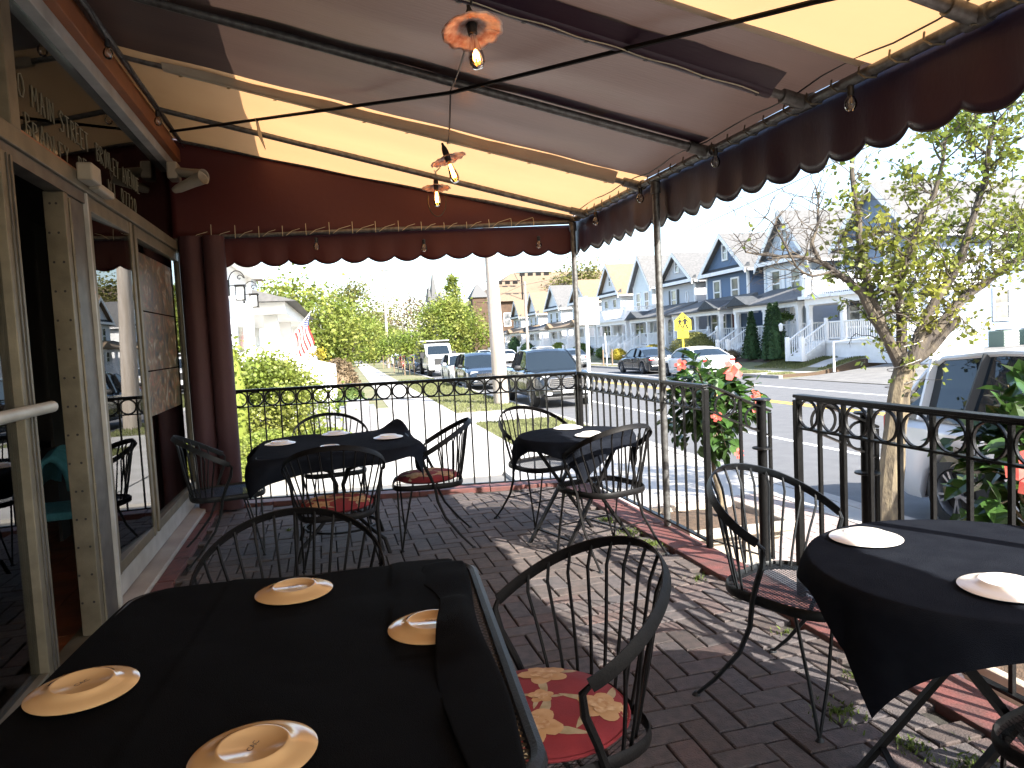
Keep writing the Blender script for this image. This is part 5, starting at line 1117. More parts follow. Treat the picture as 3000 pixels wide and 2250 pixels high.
# hanging fern, porch table things
t = thing('hanging_fern', 'dark green fern hanging in the porch of the pale blue house', 'plant', (23.2, 34.8, 2.75), frame='S'); mb = MB(); leaf_quads(mb, (23.2, 34.8, 2.8), 500, .16, .14, .6, random.Random(4), .6); mb.build('fronds', 'leaf_mid', t); MB().tube([(23.2, 34.8, 2.8), (23.2, 34.8, 3.4)], .012, 4).build('hanger', 'iron', t)
t = thing('grill', 'black kettle barbecue on the porch of the grey house', 'barbecue', (23.2, 53.0, 1.45), frame='S'); MB().lathe([(.05, .5), (.25, .6), (.30, .78), (.25, .95), (.05, 1.02)], 14, Matrix.Translation((23.2, 53, 1.45))).build('bowl', 'rubber', t, smooth=True); [MB().bar((23.2, 53, 1.95), (23.2 + .3 * math.cos(a), 53 + .3 * math.sin(a), 1.45), .03).build('leg', 'rubber', t) for a in (0, 2.1, 4.2)]
for i, (x, y) in enumerate(((28.6, 26.6), (30.0, 26.6))):
    t = thing('air_conditioner', ('grey-green air-conditioning unit beside the white siding, left one', 'grey-green air-conditioning unit beside the white siding, right one')[i], 'air conditioner', (x, y, .75), frame='S'); MB().box(x - .42, y - .4, .8, x + .42, y + .4, 1.55).build('casing', 'acgreen', t, bevel=.03)
    g = MB(); [g.box(x - .40, y - .425, .86 + .07 * k, x + .40, y - .405, .89 + .07 * k) for k in range(9)]; g.build('louvres', 'sign_back', t, kind='stuff'); MB().lathe([(.05, 1.55), (.32, 1.56), (.3, 1.6), (.05, 1.6)], 16, Matrix.Translation((x, y, 0))).build('fan_grille', 'rubber', t)
# conifers and bushes
for x, y, h, r, sd_, lab in ((22.0, 36.3, 2.65, .55, 3, 'dark conifer column on the left of the three, its top sunlit yellow-green'), (22.1, 34.6, 3.0, .62, 4, 'middle dark conifer column of the three before the pale blue house'), (22.0, 33.9, 3.0, .60, 5, 'right dark conifer column of the three before the pale blue house')):
    bush('conifer', lab, (x, y, .58), r, r, h, 'leaf_arb', 4200, .11, sd_, shape=1, cat='conifer', group='dark conifer columns by the house steps')
bush('round_hedge', 'big rounded hedge in front of the deep blue house porch', (21.7, 42.6, .5), 1.4, 2.3, 1.75, 'leaf_olive', 6000, .10, 6)
bush('yellow_bush', 'bright yellow flowering bush in front of the grey house', (21.4, 48.2, .5), 1.0, 1.5, 1.0, 'leaf_yellow', 3500, .10, 7); bush('low_bush', 'small low bush at the right foot of the conifers', (22.2, 32.9, .55), .5, .5, .6, 'leaf_mid', 900, .08, 8)
bush('low_bush', 'small pinkish bush at the foot of the deep blue house steps', (21.6, 38.2, .5), .7, .7, .65, 'leaf_brown', 1200, .08, 9); bush('low_bush', 'small yellow-green ball bush by the kerb stakes', (20.6, 53, .4), .7, .7, .9, 'leaf_yellow', 1200, .10, 10)
for i, (x, y, h) in enumerate(((22, 66, 1.4), (22, 74, 1.6), (21.6, 86, 1.8), (21.6, 93, 2.6), (21.5, 103, 1.5), (22, 59.5, 1.1))): bush('porch_bush', ('bush at the foot of the tan-roofed porch', 'bright bush by the sixth porch', 'dark bush before the pale-roofed house', 'tall dark bush between the far white porches', 'low bush before the last white house', 'bush below the white balcony')[i], (x, y, .4), 1.0, 1.1, h, ('leaf_mid', 'leaf_spring', 'leaf_arb', 'leaf_arb', 'leaf_mid', 'leaf_mid')[i], 1500, .16, 20 + i)
# ---- church, brick school, stadium lights
t = thing('brick_school', 'large brown brick building with tan hipped roofs behind the white houses', 'building', (22, 118, -1), frame='S')
MB().box(22, 118, -1, 60, 150, 9.2).build('wall', 'brown_brick', t)
def hip(x0, y0, x1, y1, z0, z1, m, par, nm='roof', rl=.3):
    mb = MB(); cx_ = (x0 + x1) / 2; cy_ = (y0 + y1) / 2; lx = (x1 - x0) * rl / 2; mb.add([(x0, y0, z0), (x1, y0, z0), (x1, y1, z0), (x0, y1, z0), (cx_ - lx, cy_, z1), (cx_ + lx, cy_, z1)], [(0, 1, 5, 4), (1, 2, 5), (2, 3, 4, 5), (3, 0, 4), (3, 2, 1, 0)]); return mb.build(nm, m, par)
hip(21.4, 117.4, 60.6, 150.6, 9.202, 15.5, 'roof_tan', t, rl=.5); hip(36, 112, 62, 140, 9.0, 13.2, 'roof_tan', t); MB().box(36.5, 112.5, -1, 61.5, 117.9, 8.95).build('wall', 'brown_brick', t); MB().box(20.6, 117.5, -1, 23, 121, 10.0).build('tower', 'brown_brick', t); hip(20.3, 117.2, 23.3, 121.3, 10.002, 12.4, 'spire_stone', t, rl=.1)
for k in range(6):
    for z in (1.5, 5.2): window(t, 118, 24.3 + 2.1 * k, z, 1.0, 2.0, axis='y', fr='trim_white')
t = thing('church', 'dark stone church tower with spires beyond the trees', 'church', (24, 200, -2), frame='S'); MB().box(22.6, 199, -2, 26.4, 203, 15).build('tower', 'spire_stone', t)
for x, y, h in ((22.9, 199.3, 4.5), (26.1, 199.3, 3.2), (24.3, 201, 8.5), (22.9, 202.7, 4), (26.1, 202.7, 3)): MB().lathe([(.8 if h < 8 else 1.4, 15), (.05, 15 + h)], 6, Matrix.Translation((x, y, 0))).build('spire', 'spire_stone', t)
for i, (x0, y, z) in enumerate(((29.2, 118, 13.9), (25.4, 125, 13.2))):
    t = thing('stadium_light', ('taller floodlight rack on the roofs behind the thick pole', 'smaller floodlight rack on the left behind the thick pole')[i], 'floodlight', (x0 + 1, y, 8), frame='S'); MB().tube([(x0, y, 8), (x0, y, z)], .12, 6).build('pole', 'iron', t); MB().bar((x0 - 1.0, y, z), (x0 + 5.2, y, z), .15).build('crossbar', 'iron', t)
    for k in range(4): MB().box(x0 - .3 + 1.4 * k, y - .3, z - .55, x0 + .5 + 1.4 * k, y + .2, z - .09).build('lamp_head', 'iron', t)
# ---- trees of the background
tree('tree', 'big pale-green tree mass at far left beyond the white houses', 'tree', (-6, 92, -1), 11.5, 16, 'leaf_spring', n=9000, ls=.5, seed=21, clumps=90, cb=.15)
tree('tree', 'taller open-crowned tree behind the left verge tree', 'tree', (2, 135, -1.5), 16, 15, 'leaf_olive', n=5000, ls=.5, seed=22, clumps=60, cb=.3, bare=2)
tree('tree', 'fresh green verge tree left of the slim utility pole', 'tree', (-.5, 95, -1), 8.8, 10, 'leaf_spring', n=9000, ls=.35, seed=23, clumps=90, cb=.22)
tree('tree', 'round verge tree behind the pale pavement', 'tree', (3.4, 120, -1.2), 8.5, 9.5, 'leaf_spring', n=7000, ls=.4, seed=33, clumps=80, cb=.25)
tree('tree', 'big dense spring-green tree in the middle of the view', 'tree', (15.6, 112, -1), 10.5, 12, 'leaf_spring', n=14000, ls=.42, seed=24, clumps=120, cb=.10)
tree('tree', 'pointed light-green tree rising behind the big spring-green tree', 'tree', (20, 135, -1), 17, 6, 'leaf_spring', n=5000, ls=.5, seed=25, clumps=50, cb=.2, top=0)
tree('tree', 'brownish budding tree left of the big spring-green tree', 'tree', (13, 150, -1.5), 14, 17, 'leaf_brown', n=4500, ls=.5, seed=26, clumps=80, cb=.15, bare=3)
tree('tree', 'dark green tree behind the far left parked cars', 'tree', (6, 165, -2), 8, 20, 'leaf_mid', n=7000, ls=.6, seed=27, clumps=80, cb=.05)
tree('tree', 'olive treetop showing over the golden tan roofs', 'tree', (42, 122, 6), 9.5, 16, 'leaf_olive', n=6000, ls=.5, seed=28, clumps=70, cb=.05)
tree('tree', 'distant tree over the white balcony house roof', 'tree', (44, 85, 0), 12, 9, 'leaf_mid', n=3000, ls=.4, seed=29, clumps=50)
tree('tree', 'bare budding tree behind the grey and blue roofs', 'tree', (40, 52, 0), 13.0, 8, 'leaf_brown', n=500, ls=.15, seed=30, clumps=60, bare=5)
tree('tree', 'low green tree at the far left behind the white house', 'tree', (-14, 70, -1), 8, 9, 'leaf_mid', n=5000, ls=.4, seed=31, clumps=60, cb=.1)
mb = MB(); rr = random.Random(5)
for i in range(2600): leaf_quads(mb, (rr.uniform(-60, 130), rr.uniform(215, 260), rr.uniform(-3, 4.5)), 6, 1.2, 1.3, .8, rr)
mb.build('far_woods', 'leaf_mid', frame='S', kind='stuff')
# saplings with stakes
sap = None
for (x, y, lab) in ((4.45, 54, 'staked sapling nearest the dump truck on the verge'), (4.15, 61.8, 'staked sapling second from the dump truck on the verge'), (4.1, 79, 'staked sapling beside the slim utility pole')):
    t = thing('sapling', lab, 'tree', (x, y, .11), frame='S', group='young staked trees on the verge'); MB().tube([(x, y, 0), (x, y, 2.6)], .03, 6).build('trunk', 'bark', t); m2 = MB(); leaf_quads(m2, (x, y, 2.5), 800, .5, .24, 1.1, rr); m2.build('crown', 'leaf_spring', t)
    for dx in (-.35, .35): MB().bar((x + dx, y, 0), (x + dx, y, 1.5), .07).build('stake', 'stake', t)
t = thing('sapling', 'thin staked young tree on the far kerb between the parked cars', 'tree', (18.7, 50.5, .12), frame='S'); MB().tube([(18.7, 50.5, 0), (18.6, 50.5, 2.5)], .04, 6).build('trunk', 'cushion_white', t); [MB().bar((18.7 + dx, 50.5, 0), (18.7 + dx, 50.5, 1.3), .08).build('stake', 'stake', t) for dx in (-.3, .4)]
# ---- left side of the street
t = thing('white_building', 'white restaurant building with bracket lanterns left of the pavement', 'building', (-2.6, 16, 0), frame='S')
MB().box(-12, 15.5, -.5, -2.9, 24, 4.5).build('wall', 'sd_white', t); MB().add([(-12, 15, 4.502), (-2.4, 15, 4.502), (-2.4, 24.4, 4.502), (-12, 24.4, 4.502), (-12, 15, 4.9), (-2.4, 15, 4.75), (-2.4, 24.4, 4.75), (-12, 24.4, 4.9)], [(3, 2, 1, 0), (4, 5, 6, 7), (0, 1, 5, 4), (1, 2, 6, 5), (2, 3, 7, 6)]).build('eave', 'trim_white', t)
window(t, 15.5, -4.2, 1.6, .9, 1.3, axis='y'); 
for y in (17.2, 21.0): MB().box(-2.9, y, 1.7, -2.86, y + 1.0, 2.9).build('window', 'window_glass', t)
for y in (15.55, 23.8): MB().box(-2.92, y, 0, -2.8, y + .2, 4.5).build('corner_board', 'trim_white', t)
for i, y in enumerate((19.6, 22.4)):
    x = -2.86; z = 3.86; t = thing('wall_lantern', ('nearer black scroll-bracket lantern on the white building', 'farther black scroll-bracket lantern on the white building')[i], 'lantern', (x, y, z), frame='S', group='black scroll-bracket lanterns')
    MB().box(x, y - .06, z - .25, x + .04, y + .06, z + .15).build('back_plate', 'iron', t)
    sp = [(x + .03 + .20 * (1 - math.cos(a)) , y, z + .1 + .28 * math.sin(a)) for a in [PI * .9 * k / 12 for k in range(13)]]; cx_, cz_ = x + .30, z + .2; sp += [(cx_ + .09 * (1 - k / 14) * math.cos(k * .5), y, cz_ + .09 * (1 - k / 14) * math.sin(k * .5)) for k in range(13)]
    MB().tube(sp, .012, 6).build('scroll_bracket', 'iron', t, smooth=True); MB().tube([(x + .03, y, z), (x + .30, y, z + .02)], .012, 6).build('arm', 'iron', t)
    b = MB(); [b.bar((x + .30 + a * .10, y + c * .10, z - .36), (x + .30 + a * .10, y + c * .10, z - .02), .02) for a in (-1, 1) for c in (-1, 1)]; b.box(x + .17, y - .13, z - .02, x + .43, y + .13, z + .02).box(x + .18, y - .12, z - .38, x + .42, y + .12, z - .36); b.build('cage', 'iron', t, kind='stuff'); MB().box(x + .215, y - .085, z - .35, x + .385, y + .085, z - .03).build('glass_box', 'cushion_white', t)
t = thing('porch_house', 'white craftsman house with a tapered porch pier and a flag, left of the pavement', 'house', (-2.4, 27, 0), frame='S')
MB().box(-12, 27, -.5, -4.4, 40, 6.0).build('wall', 'sd_white', t); MB().box(-4.8, 26.4, 3.5, -2.0, 40.4, 3.9).build('porch_beam', 'trim_white', t)
for y in (27.4, 33.6, 39.6): MB().prism([(-.45, -.45), (.45, -.45), (.45, .45), (-.45, .45)], Matrix.Translation((-2.6, y, 0)), 1.6).build('pier_base', 'trim_white', t); MB().add([(-2.95, y - .35, 1.601), (-2.25, y - .35, 1.601), (-2.25, y + .35, 1.601), (-2.95, y + .35, 1.601), (-2.82, y - .2, 3.499), (-2.38, y - .2, 3.499), (-2.38, y + .2, 3.499), (-2.82, y + .2, 3.499)], [(3, 2, 1, 0), (4, 5, 6, 7), (0, 1, 5, 4), (1, 2, 6, 5), (2, 3, 7, 6), (3, 0, 4, 7)]).build('tapered_pier', 'trim_white', t)
MB().add([(-5, 26, 3.902), (-1.6, 26, 3.902), (-1.6, 41, 3.902), (-5, 41, 3.902), (-5, 26, 4.9), (-5, 41, 4.9)], [(3, 2, 1, 0), (1, 2, 5, 4), (0, 1, 4), (2, 3, 5)]).build('porch_roof', 'roof_grey', t)
dk = MB(); balusters(dk, (-2.2, 27, 0), (-2.2, 40, 0), .7, .9, .16, .05); dk.build('porch_railing', 'trim_white', t, kind='stuff'); MB().box(-4.4, 26.8, -.3, -2.0, 40.2, .7).build('porch_floor', 'trim_white', t)
for y in (30, 35): window(t, -4.4, y, 1.6, 1.1, 1.6, axis='y') if 0 else MB().box(-4.42, y, 1.6, -4.36, y + 1.2, 3.1).build('window', 'window_glass', t)
MB().add([(-12.4, 26.6, 6.0), (-4, 26.6, 6.0), (-4, 40.4, 6.0), (-12.4, 40.4, 6.0), (-8.2, 26.6, 8.4), (-8.2, 40.4, 8.4)], [(3, 2, 1, 0), (0, 1, 4), (1, 2, 5, 4), (2, 3, 5), (3, 0, 4, 5)]).build('roof', 'roof_tan', t)
t = thing('dark_roof_house', 'white house with a dark grey gable roof beyond the flag', 'house', (-3, 48, 0), frame='S')
MB().box(-13, 48, -1, -4.0, 58, 4.6).build('wall', 'sd_white', t); MB().add([(-13.5, 47.5, 4.602), (-3.5, 47.5, 4.602), (-3.5, 58.5, 4.602), (-13.5, 58.5, 4.602), (-8.5, 47.5, 7.8), (-8.5, 58.5, 7.8)], [(3, 2, 1, 0), (0, 1, 4), (1, 2, 5, 4), (2, 3, 5), (3, 0, 4, 5)]).build('roof', 'roof_dark', t); MB().box(-4, 49, -.5, -2.2, 56, 2.6).build('porch', 'trim_white', t)
# flag
t = thing('flag', 'stars and stripes flag hanging from a slanted pole on the porch house', 'flag', (-2.6, 33, 2.5), frame='S'); pa, pb = Vector((-2.6, 33, 2.5)), Vector((-1.4, 32.6, 3.9)); MB().tube([pa, pb], .02, 6).build('pole', 'trim_white', t)
def fl_(s, v): 
    p = pa.lerp(pb, .35 + .6 * s); return p + Vector((.10 * math.sin(v * 5 + s * 3), .08 * math.sin(v * 7), -1.35 * v))
for k in range(13): MB().grid(1, 10, lambda u, v, k=k: fl_((k + u) / 13, v if k < 6 else .4 + .6 * v) if 0 else fl_((k + u) / 13, v)).build('stripe', 'flag_red' if k % 2 == 0 else 'flag_white', t)
MB().grid(6, 6, lambda u, v: fl_(.46 + .54 * u, .40 * v) + Vector((.004, -.012, 0))).build('canton', 'flag_blue', t, solid=.006)
stt = MB()
for a in range(5):
    for b in range(6): p = fl_(.50 + .1 * a, .03 + .065 * b) + Vector((.004, -.03, 0)); stt.box(p.x - .014, p.y - .002, p.z - .014, p.x + .014, p.y + .002, p.z + .014)
stt.build('stars', 'flag_white', t, kind='stuff')
# sloping white wall by the forecourt
o = MB().prism([(0, 0), (2.9, 0), (2.9, 1.55), (0, 2.35)], Matrix.Translation((-3.3, 25.2, .1)) @ Matrix.Rotation(PI / 2, 4, 'X'), .18).build('white_stair_wall', 'trim_white', frame='S', origin=(-3.3, 25.2, .1)); o['label'] = 'white sloping side wall of steps behind the yellow-green shrubs'; o['category'] = 'wall'
# shrubs at left
tree('shrub', 'tall feathery yellow-green shrub against the white building', 'shrub', (-1.75, 15.2, .1), 1.85, 2.6, 'leaf_spring', n=19000, ls=.085, seed=41, clumps=110, trunk=.04, cb=.05); bush('shrub', 'wispy upright shrub beside the maroon curtain', (-2.15, 14.0, .1), .38, .4, 2.5, 'leaf_spring', 900, .10, 42)
bush('low_hedge', 'low clipped bright green hedge just beyond the side railing', (-1.35, 12.3, .1), .75, 1.1, .72, 'leaf_spring', 9000, .055, 43); bush('low_hedge', 'lower bright green hedge mound nearest the curtain', (-1.75, 10.9, .06), .5, .7, .55, 'leaf_spring', 4500, .05, 44)
bush('low_hedge', 'green hedge mound between the railing and the wicker armchairs', (-.45, 13.0, .1), .7, .8, .62, 'leaf_spring', 5500, .055, 47)
bush('shrub', 'reddish green round shrub on the lawn beside the white sloping wall', (-.35, 27.0, .1), .8, .8, 1.75, 'leaf_brown', 3000, .11, 45); bush('shrub', 'small green plant behind the wicker armchairs', (.0, 21.6, .1), .5, .4, .95, 'leaf_mid', 1500, .09, 46); bush('shrub', 'green bush on the porch steps of the white house', (-2.5, 26.2, 1.4), .7, .6, .8, 'leaf_spring', 1200, .1, 48)
tree('ornamental_tree', 'small golden plant left of the far pavement', 'tree', (-1.6, 42, .1), 2.2, 1.6, 'leaf_yellow', n=900, ls=.12, seed=52, clumps=20, trunk=.04)
# wicker armchairs
def wicker(lab, loc, rz):
    t = thing('wicker_armchair', lab, 'armchair', loc, rz, 'S', group='grey wicker armchairs with white cushions', rel=True)
    MB().box(-.42, -.40, .05, .42, -.26, .68).build('arm', 'wicker', t, bevel=.02); MB().box(-.42, .26, .05, .42, .40, .68).build('arm', 'wicker', t, bevel=.02); MB().box(-.42, -.258, .05, -.26, .258, .86).build('backrest', 'wicker', t, bevel=.02); MB().box(-.258, -.258, .05, .40, .258, .36).build('base', 'wicker', t, bevel=.02); MB().box(-.25, -.25, .362, .40, .25, .47).build('cushion', 'cushion_white', t, bevel=.03)
wicker('grey wicker armchair on the forecourt, nearer the shrubs', (-.75, 17.0, .1), PI / 2); wicker('grey wicker armchair on the forecourt, nearer the pavement', (.15, 16.9, .1), PI / 2)
# ================================================================== VEHICLES
def car(name, lab, cat, loc, rz, kind, paint, L=4.7, W=1.82, H=1.46, front=True, group='cars parked along the street'):
    """local: +y is forward, origin on the road under the middle"""
    t = thing(name, lab, cat, loc, rz, 'S', group, rel=True); hL = L / 2; hw = W / 2; wr = .33 if kind in ('sedan',) else (.37 if kind == 'suv' else .40)
    wf, wb = hL - .90, -hL + (.98 if kind != 'pickup' else 1.35); cl = .18 if kind == 'sedan' else (.24 if kind == 'suv' else .34)
    if kind == 'sedan':
        deck = [(-hL, .80), (-hL + .12, .98), (-hL + .6, 1.02), (-.95, .99), (.85, .94), (hL - .9, .86), (hL - .2, .70), (hL, .55)]
        roof = [(-hL + .65, 1.02), (-1.1, H - .12), (-.45, H), (.15, H - .01), (.55, H - .10), (1.15, .93)]
    elif kind == 'suv':
        deck = [(-hL, .95), (-hL + .1, 1.05), (.7, 1.05), (1.0, 1.03), (hL - .7, .98), (hL - .15, .86), (hL, .68)]
        roof = [(-hL + .12, 1.05), (-hL + .55, H - .06), (-1.1, H), (.1, H - .02), (.45, H - .12), (1.15, 1.03)]
    else:
        deck = [(-hL, 1.15), (-hL + .1, 1.20), (-.6, 1.20), (-.5, 1.18), (1.0, 1.18), (1.15, 1.14), (hL - .5, 1.10), (hL - .12, 1.0), (hL, .80)]
        roof = [(-.78, 1.18), (-.62, H - .1), (-.35, H), (.45, H - .02), (.7, H - .1), (1.3, 1.14)]
    n = 84; xs = [-hL + L * i / n for i in range(n + 1)]; mb = MB(); rows = []
    def belt(y): return interp(y, deck)
    for y in xs:
        e = min(1, (hL - abs(y)) / .45); e = 1 - (1 - e) ** 2.4; pw = hw * (.80 + .20 * e); d = belt(y); b = cl + .10 * (1 - min(1, (hL - abs(y)) / .3))
        for wy in (wf, wb):
            q = (wr + .07) ** 2 - (y - wy) ** 2
            if q > 0: b = max(b, wr + math.sqrt(q) - .02)
        b = min(b, d - .2); half = [(0, d + .03 * (kind != 'pickup' or y > 1)), (pw * .62, d + .02), (pw * .90, d - .015), (pw * .985, d - .09), (pw, lerp(b, d, .58)), (pw * .995, lerp(b, d, .35)), (pw * .97, lerp(b, d, .1)), (pw * .94, b), (pw * .5, min(b, .55) if b > .5 else b)]
        rows.append([(-x, y, z) for x, z in half[::-1]] + [(x, y, z) for x, z in half[1:]])
    m = len(rows[0]); mb.v = [p for r in rows for p in r]
    for i in range(n):
        for k in range(m - 1): a = i * m + k; mb.f.append((a, a + m, a + m + 1, a + 1))
    mb.f.append(tuple(range(m))); mb.f.append(tuple(n * m + k for k in range(m))[::-1]); mb.build('body', paint, t, smooth=True, ang=34)
    MB().box(-hw * .9, -hL + .1, cl + .02, hw * .9, hL - .12, .62).build('underbody', 'rubber', t)
    # greenhouse
    ys = [roof[0][0] + (roof[-1][0] - roof[0][0]) * i / 40 for i in range(41)]; g = MB(); rf = MB(); R = []
    for y in ys:
        z = interp(y, roof); b = belt(y) - .01; f = max(0, min(1, (z - b) / (H - b))); top = hw * (.93 - .21 * f)
        R.append([(-hw * .925, y, b), (-lerp(hw * .925, top, .55), y, lerp(b, z, .5)), (-top, y, max(b, z - .03 * f)), (-top * .6, y, z + .012 * f), (0, y, z + .03 * f), (top * .6, y, z + .012 * f), (top, y, max(b, z - .03 * f)), (lerp(hw * .925, top, .55), y, lerp(b, z, .5)), (hw * .925, y, b)])
    ytop0 = roof[1][0] if kind != 'suv' else roof[1][0]; ytop1 = roof[-2][0]
    for i in range(40):
        for k in range(8):
            q = [R[i][k], R[i + 1][k], R[i + 1][k + 1], R[i][k + 1]]; isroof = 2 <= k <= 5 and ytop0 <= (ys[i] + ys[i + 1]) / 2 <= ytop1
            (rf if isroof else g).add([(x, y, z + (.006 if isroof else 0)) for x, y, z in q], [(0, 1, 2, 3)])
    g.build('windows', 'car_glass', t, smooth=True, ang=50); rf.build('roof', paint, t, smooth=True)
    def edge(y, k): i = min(39, max(0, int((y - ys[0]) / (ys[-1] - ys[0]) * 40))); return Vector(R[i][k])
    for s, (ka, kb) in ((-1, (2, 0)), (1, (6, 8))):
        fr = [edge(ys[j], ka) + Vector((s * .004, 0, .006)) for j in range(0, 41, 2)]; MB().tube(fr, .028, 6).build('roof_rail', paint, t, smooth=True)
        pl = (-.25, ytop0 + .12) if kind == 'sedan' else ((-.2, -hL + 1.15, ytop0 + .05) if kind == 'suv' else (.0, ytop0 + .05))
        for y in pl: a, b = edge(y, ka), edge(y - .02, kb); MB().bar(a + Vector((s * .012, 0, 0)), b + Vector((s * .02, 0, 0)), .03, .09 if y != pl[-1] else .14).build('pillar', paint if y == pl[-1] else 'car_trim', t)
        m_ = edge(1.0 if kind != 'pickup' else 1.05, kb); MB().lathe([(.02, -.10), (.08, -.08), (.09, .06), (.05, .10)], 10, Matrix.Translation((s * (hw + .12), m_.y - .15, m_.z + .08)) @ Matrix.Rotation(PI / 2, 4, 'Y') @ Matrix.Diagonal((1, .6, 1, 1))).build('mirror', 'car_trim' if paint != 'car_white' else paint, t, smooth=True)
        MB().box(s * hw * .9 - .04, m_.y - .17, m_.z + .04, s * hw * .9 + .14 * (s > 0) + .0, m_.y - .13, m_.z + .08).build('mirror_arm', 'car_trim', t)
        # door lines and handles
        for y in ((.95, -.2, -1.15) if kind != 'pickup' else (1.1, .2, -.62)):
            MB().box(s * hw * 1.0 - .004, y - .006, cl + .22, s * hw * 1.0 + .004, y + .006, belt(y) - .1).build('door_gap', 'rubber', t)
        for y in (.0, -.95): MB().box(s * hw - .012, y - .08, belt(y) - .17, s * hw + .025, y + .08, belt(y) - .14).build('door_handle', 'chrome', t)
        for wy in (wf, wb):
            M = Matrix.Translation((s * (hw - .12), wy, wr)) @ Matrix.Rotation(PI / 2 * s, 4, 'Y'); wh = MB().lathe([(wr * .60, -.10), (wr * .96, -.10), (wr, -.06), (wr, .06), (wr * .96, .10), (wr * .66, .112), (wr * .64, .09)], 28, M, cap=False); o = wh.build('tyre', 'rubber', t, smooth=True)
            h = MB(); h.lathe([(wr * .64, .10), (wr * .60, .06), (wr * .58, .02)], 24, M, cap=False)
            for k in range(5):
                a = 2 * PI * k / 5
                for da in (-.16, .16): h.bar(M @ Vector((.04 * math.cos(a), .04 * math.sin(a), .085)), M @ Vector((wr * .61 * math.cos(a + da), wr * .61 * math.sin(a + da), .085)), .028, .022)
            h.lathe([(.0, .10), (.05, .098), (.055, .07)], 12, M); h.build('rim', 'wheel_metal', o, smooth=True, absolute=False); MB().lathe([(.0, .015), (wr * .6, .015)], 20, M, cap=False).build('brake_disc', 'rubber', o, absolute=False)
    # front and rear
    fy, ry = hL, -hL
    for s in (-1, 1):
        z = belt(hL - .3) - .10; MB().prism([(0, 0), (.34, .02), (.36, .12), (.05, .14)], Matrix.Translation((s * hw * .86, fy - .10, z - .06)) @ Matrix.Diagonal((-s, 1, 1, 1)) @ Matrix.Rotation(PI / 2, 4, 'X') @ Matrix.Rotation(.0, 4, 'Y'), -.02 if 0 else .05).build('headlight', 'head_lamp', t)
        zr = belt(-hL + .3) - .24
        if kind == 'sedan': MB().box(s * hw * .72 - .17, ry - .005, zr, s * hw * .72 + .13, ry + .2, zr + .14).build('tail_light', 'tail_red', t, bevel=.02)
        else: MB().box(s * hw * .86 - .10, ry - .01, zr - .05, s * hw * .86 + .09, ry + .12, zr + .25).build('tail_light', 'tail_red', t, bevel=.02)
        MB().box(s * hw * .62 - .10, fy - .04, .42, s * hw * .62 + .10, fy + .004, .50).build('fog_lamp', 'head_lamp', t)
    gz0 = belt(hL - .2) - .30
    gw = .52 if kind == 'sedan' else .62 * hw
    if front:
        MB().prism([(-gw, .0), (-gw * .8, -.16), (gw * .8, -.16), (gw, .0), (gw * .86, .18), (-gw * .86, .18)], Matrix.Translation((0, fy + .012, gz0)) @ Matrix.Rotation(PI / 2, 4, 'X'), .05).build('grille', 'car_trim', t)
        gl = MB(); [gl.box(-gw * .9, fy + .012, gz0 - .12 + .06 * k, gw * .9, fy + .022, gz0 - .105 + .06 * k) for k in range(5)]; gl.build('grille_bars', 'chrome', t, kind='stuff')
        gg = [(-gw, .0), (-gw * .8, -.17), (gw * .8, -.17), (gw, .0), (gw * .86, .19), (-gw * .86, .19)]; MB().tube([(x, fy + .015, gz0 + z) for x, z in gg], .018, 5, close=True).build('grille_surround', 'chrome', t)
        MB().box(-.16, fy + .02, .46, .16, fy + .03, .60).build('licence_plate', 'cushion_white', t); MB().box(-hw * .75, fy - .1, .26, hw * .75, fy + .008, .36).build('air_dam', 'car_trim', t, bevel=.02)
    MB().box(-.16, ry - .02, .74 if kind != 'sedan' else .62, .16, ry - .008, .88 if kind != 'sedan' else .76).build('licence_plate', 'plate_lic', t)
    MB().box(-hw * .8, ry - .03, .34, hw * .8, ry + .1, .50 if kind == 'sedan' else .56).build('bumper', 'car_trim' if kind != 'sedan' else paint, t, bevel=.03)
    MB().box(-.05, 1.02 if kind != 'pickup' else 1.12, H - .28, .05, 1.03 if kind != 'pickup' else 1.13, H - .25).build('mirror_inside', 'car_trim', t) if 0 else None
    if kind == 'pickup':
        b = MB(); b.box(-hw * .86, -hL + .12, 1.0, hw * .86, -.80, 1.206); b.build('truck_bed_cover', 'rubber', t)
    return t
car('pickup_truck', 'dark grey pickup truck with a big mesh grille, first in the near kerb row', 'pickup truck', (6.5, 23.9, 0), PI, 'pickup', 'car_dark', L=5.6, W=1.92, H=1.80)
car('parked_suv', 'dark suv parked behind the dark pickup', 'suv', (6.2, 34.6, 0), PI, 'suv', 'car_blue', L=4.6, W=1.86, H=1.68)
car('parked_car', 'white compact suv between the dark suv and the dump truck', 'suv', (6.25, 40.6, 0), PI, 'suv', 'car_white', L=4.5, W=1.84, H=1.64)
car('parked_car', 'black sedan with red tail lights parked at the far kerb, seen from behind', 'sedan car', (16.85, 39.1, 0), 0, 'sedan', 'car_dark', L=4.9, W=1.86, H=1.46, front=False)
car('parked_car', 'white sedan at the far kerb, nearest the driveway', 'sedan car', (16.85, 33.0, 0), 0, 'sedan', 'car_white', L=4.85, W=1.84, H=1.45, front=False)
car('parked_car', 'grey sedan at the far kerb behind the white sign post', 'sedan car', (16.85, 54.0, 0), 0, 'sedan', 'car_grey', L=4.7, W=1.82, H=1.45, front=False)
car('parked_car', 'pale blue-white suv at the far kerb, in front of the grey sedan', 'suv', (16.85, 62.5, 0), 0, 'suv', 'car_silver', L=4.6, W=1.84, H=1.68, front=False)
car('parked_suv', 'silver suv parked by the street tree at the right edge of the photo', 'suv', (6.55, 4.35, 0), PI, 'suv', 'car_silver', L=4.75, W=1.90, H=1.74)
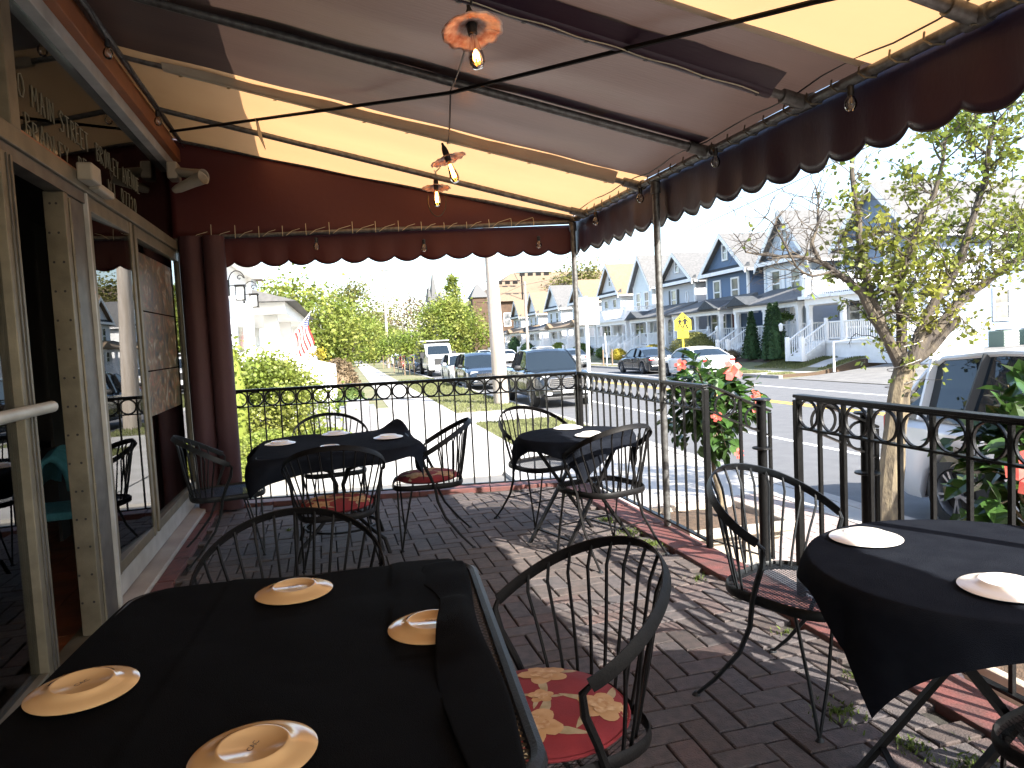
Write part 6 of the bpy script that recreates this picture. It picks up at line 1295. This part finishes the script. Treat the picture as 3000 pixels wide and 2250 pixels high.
for x, y, rz, k, p, lab in ((6.2, 62, PI, 'suv', 'car_grey', 'grey suv just beyond the dump truck'), (6.2, 69, PI, 'suv', 'car_dark', 'black suv second beyond the dump truck'), (6.2, 76, PI, 'sedan', 'car_red', 'small red car in the far near-side row'), (6.2, 84, PI, 'sedan', 'car_grey', 'grey sedan beyond the red car'), (6.2, 93, PI, 'suv', 'car_white', 'white suv farthest in the near-side row'),
                          (17, 78, 0, 'sedan', 'car_white', 'white sedan before the sixth porch'), (17, 92, 0, 'suv', 'car_white', 'white suv before the farthest white houses'), (13.5, 120, 0, 'sedan', 'car_silver', 'silver car driving away far down the street'), (9.2, 135, PI, 'suv', 'car_white', 'white suv coming down the street in the distance')):
    car('parked_car' if x != 13.5 and x != 9.2 else 'moving_car', lab, 'car', (x, y, 0), rz, k, p)
# ---- dump truck
t = thing('dump_truck', 'white crew-cab dump truck with a high black stake body', 'truck', (6.5, 54.5, 0), PI, 'S', rel=True)
car_L = 3.4
mb = MB(); prof = [(-1.2, .55), (-1.2, 2.28), (-1.0, 2.36), (.6, 2.34), (.85, 2.25), (1.5, 1.55), (2.9, 1.42), (3.15, 1.25), (3.2, .75), (3.1, .5)]
M = Matrix(((0, 0, 1, -.95), (1, 0, 0, .6), (0, 1, 0, 0), (0, 0, 0, 1))); mb.prism(prof, M, 1.9); mb.build('cab', 'car_white', t, bevel=.06)
MB().add([(-.82, 2.13, 1.58), (.82, 2.13, 1.58), (.72, 1.53, 2.2), (-.72, 1.53, 2.2)], [(0, 1, 2, 3)]).build('windscreen', 'car_glass', t)
for s in (-1, 1):
    for y0, y1 in ((.95, 1.5), (.1, .75), (-.5, -.05)): MB().box(s * .953 - .004, y0 , 1.55, s * .953 + .004, y1, 2.1).build('side_window', 'car_glass', t)
    MB().box(s * 1.0, 1.7, 1.35, s * 1.32, 1.75, 1.75).build('mirror', 'car_trim', t); MB().box(s * .62 - .2, 3.78, .95, s * .62 + .2, 3.82, 1.15).build('headlight', 'head_lamp', t)
    for y, r in ((2.7, .42), (-2.6, .45)): MB().lathe([(.2, -.14), (r, -.14), (r, .14), (.2, .14)], 24, Matrix.Translation((s * .82, y, r)) @ Matrix.Rotation(PI / 2, 4, 'Y')).build('wheel', 'rubber', t, smooth=True)
MB().box(-.55, 3.78, .85, .55, 3.83, 1.3).build('grille', 'car_trim', t); MB().box(-.95, 3.75, .5, .95, 3.95, .72).build('bumper', 'cushion_white', t, bevel=.03)
MB().box(-1.1, -4.6, .95, 1.1, -.7, 1.1).build('bed_floor', 'car_trim', t)
for s in (-1, 1):
    for k in range(6): MB().box(s * 1.1 - .03, -4.6, 1.12 + .24 * k, s * 1.1 + .03, -.7, 1.32 + .24 * k).build('stake_board', 'car_trim', t)
for k in range(6): MB().box(-1.06, -.75, 1.12 + .24 * k, 1.06, -.69, 1.32 + .24 * k).build('stake_board', 'car_trim', t)
MB().box(-1.16, -4.65, 2.56, 1.16, -.5, 2.62).build('rolled_tarp_rack', 'sign_back', t)
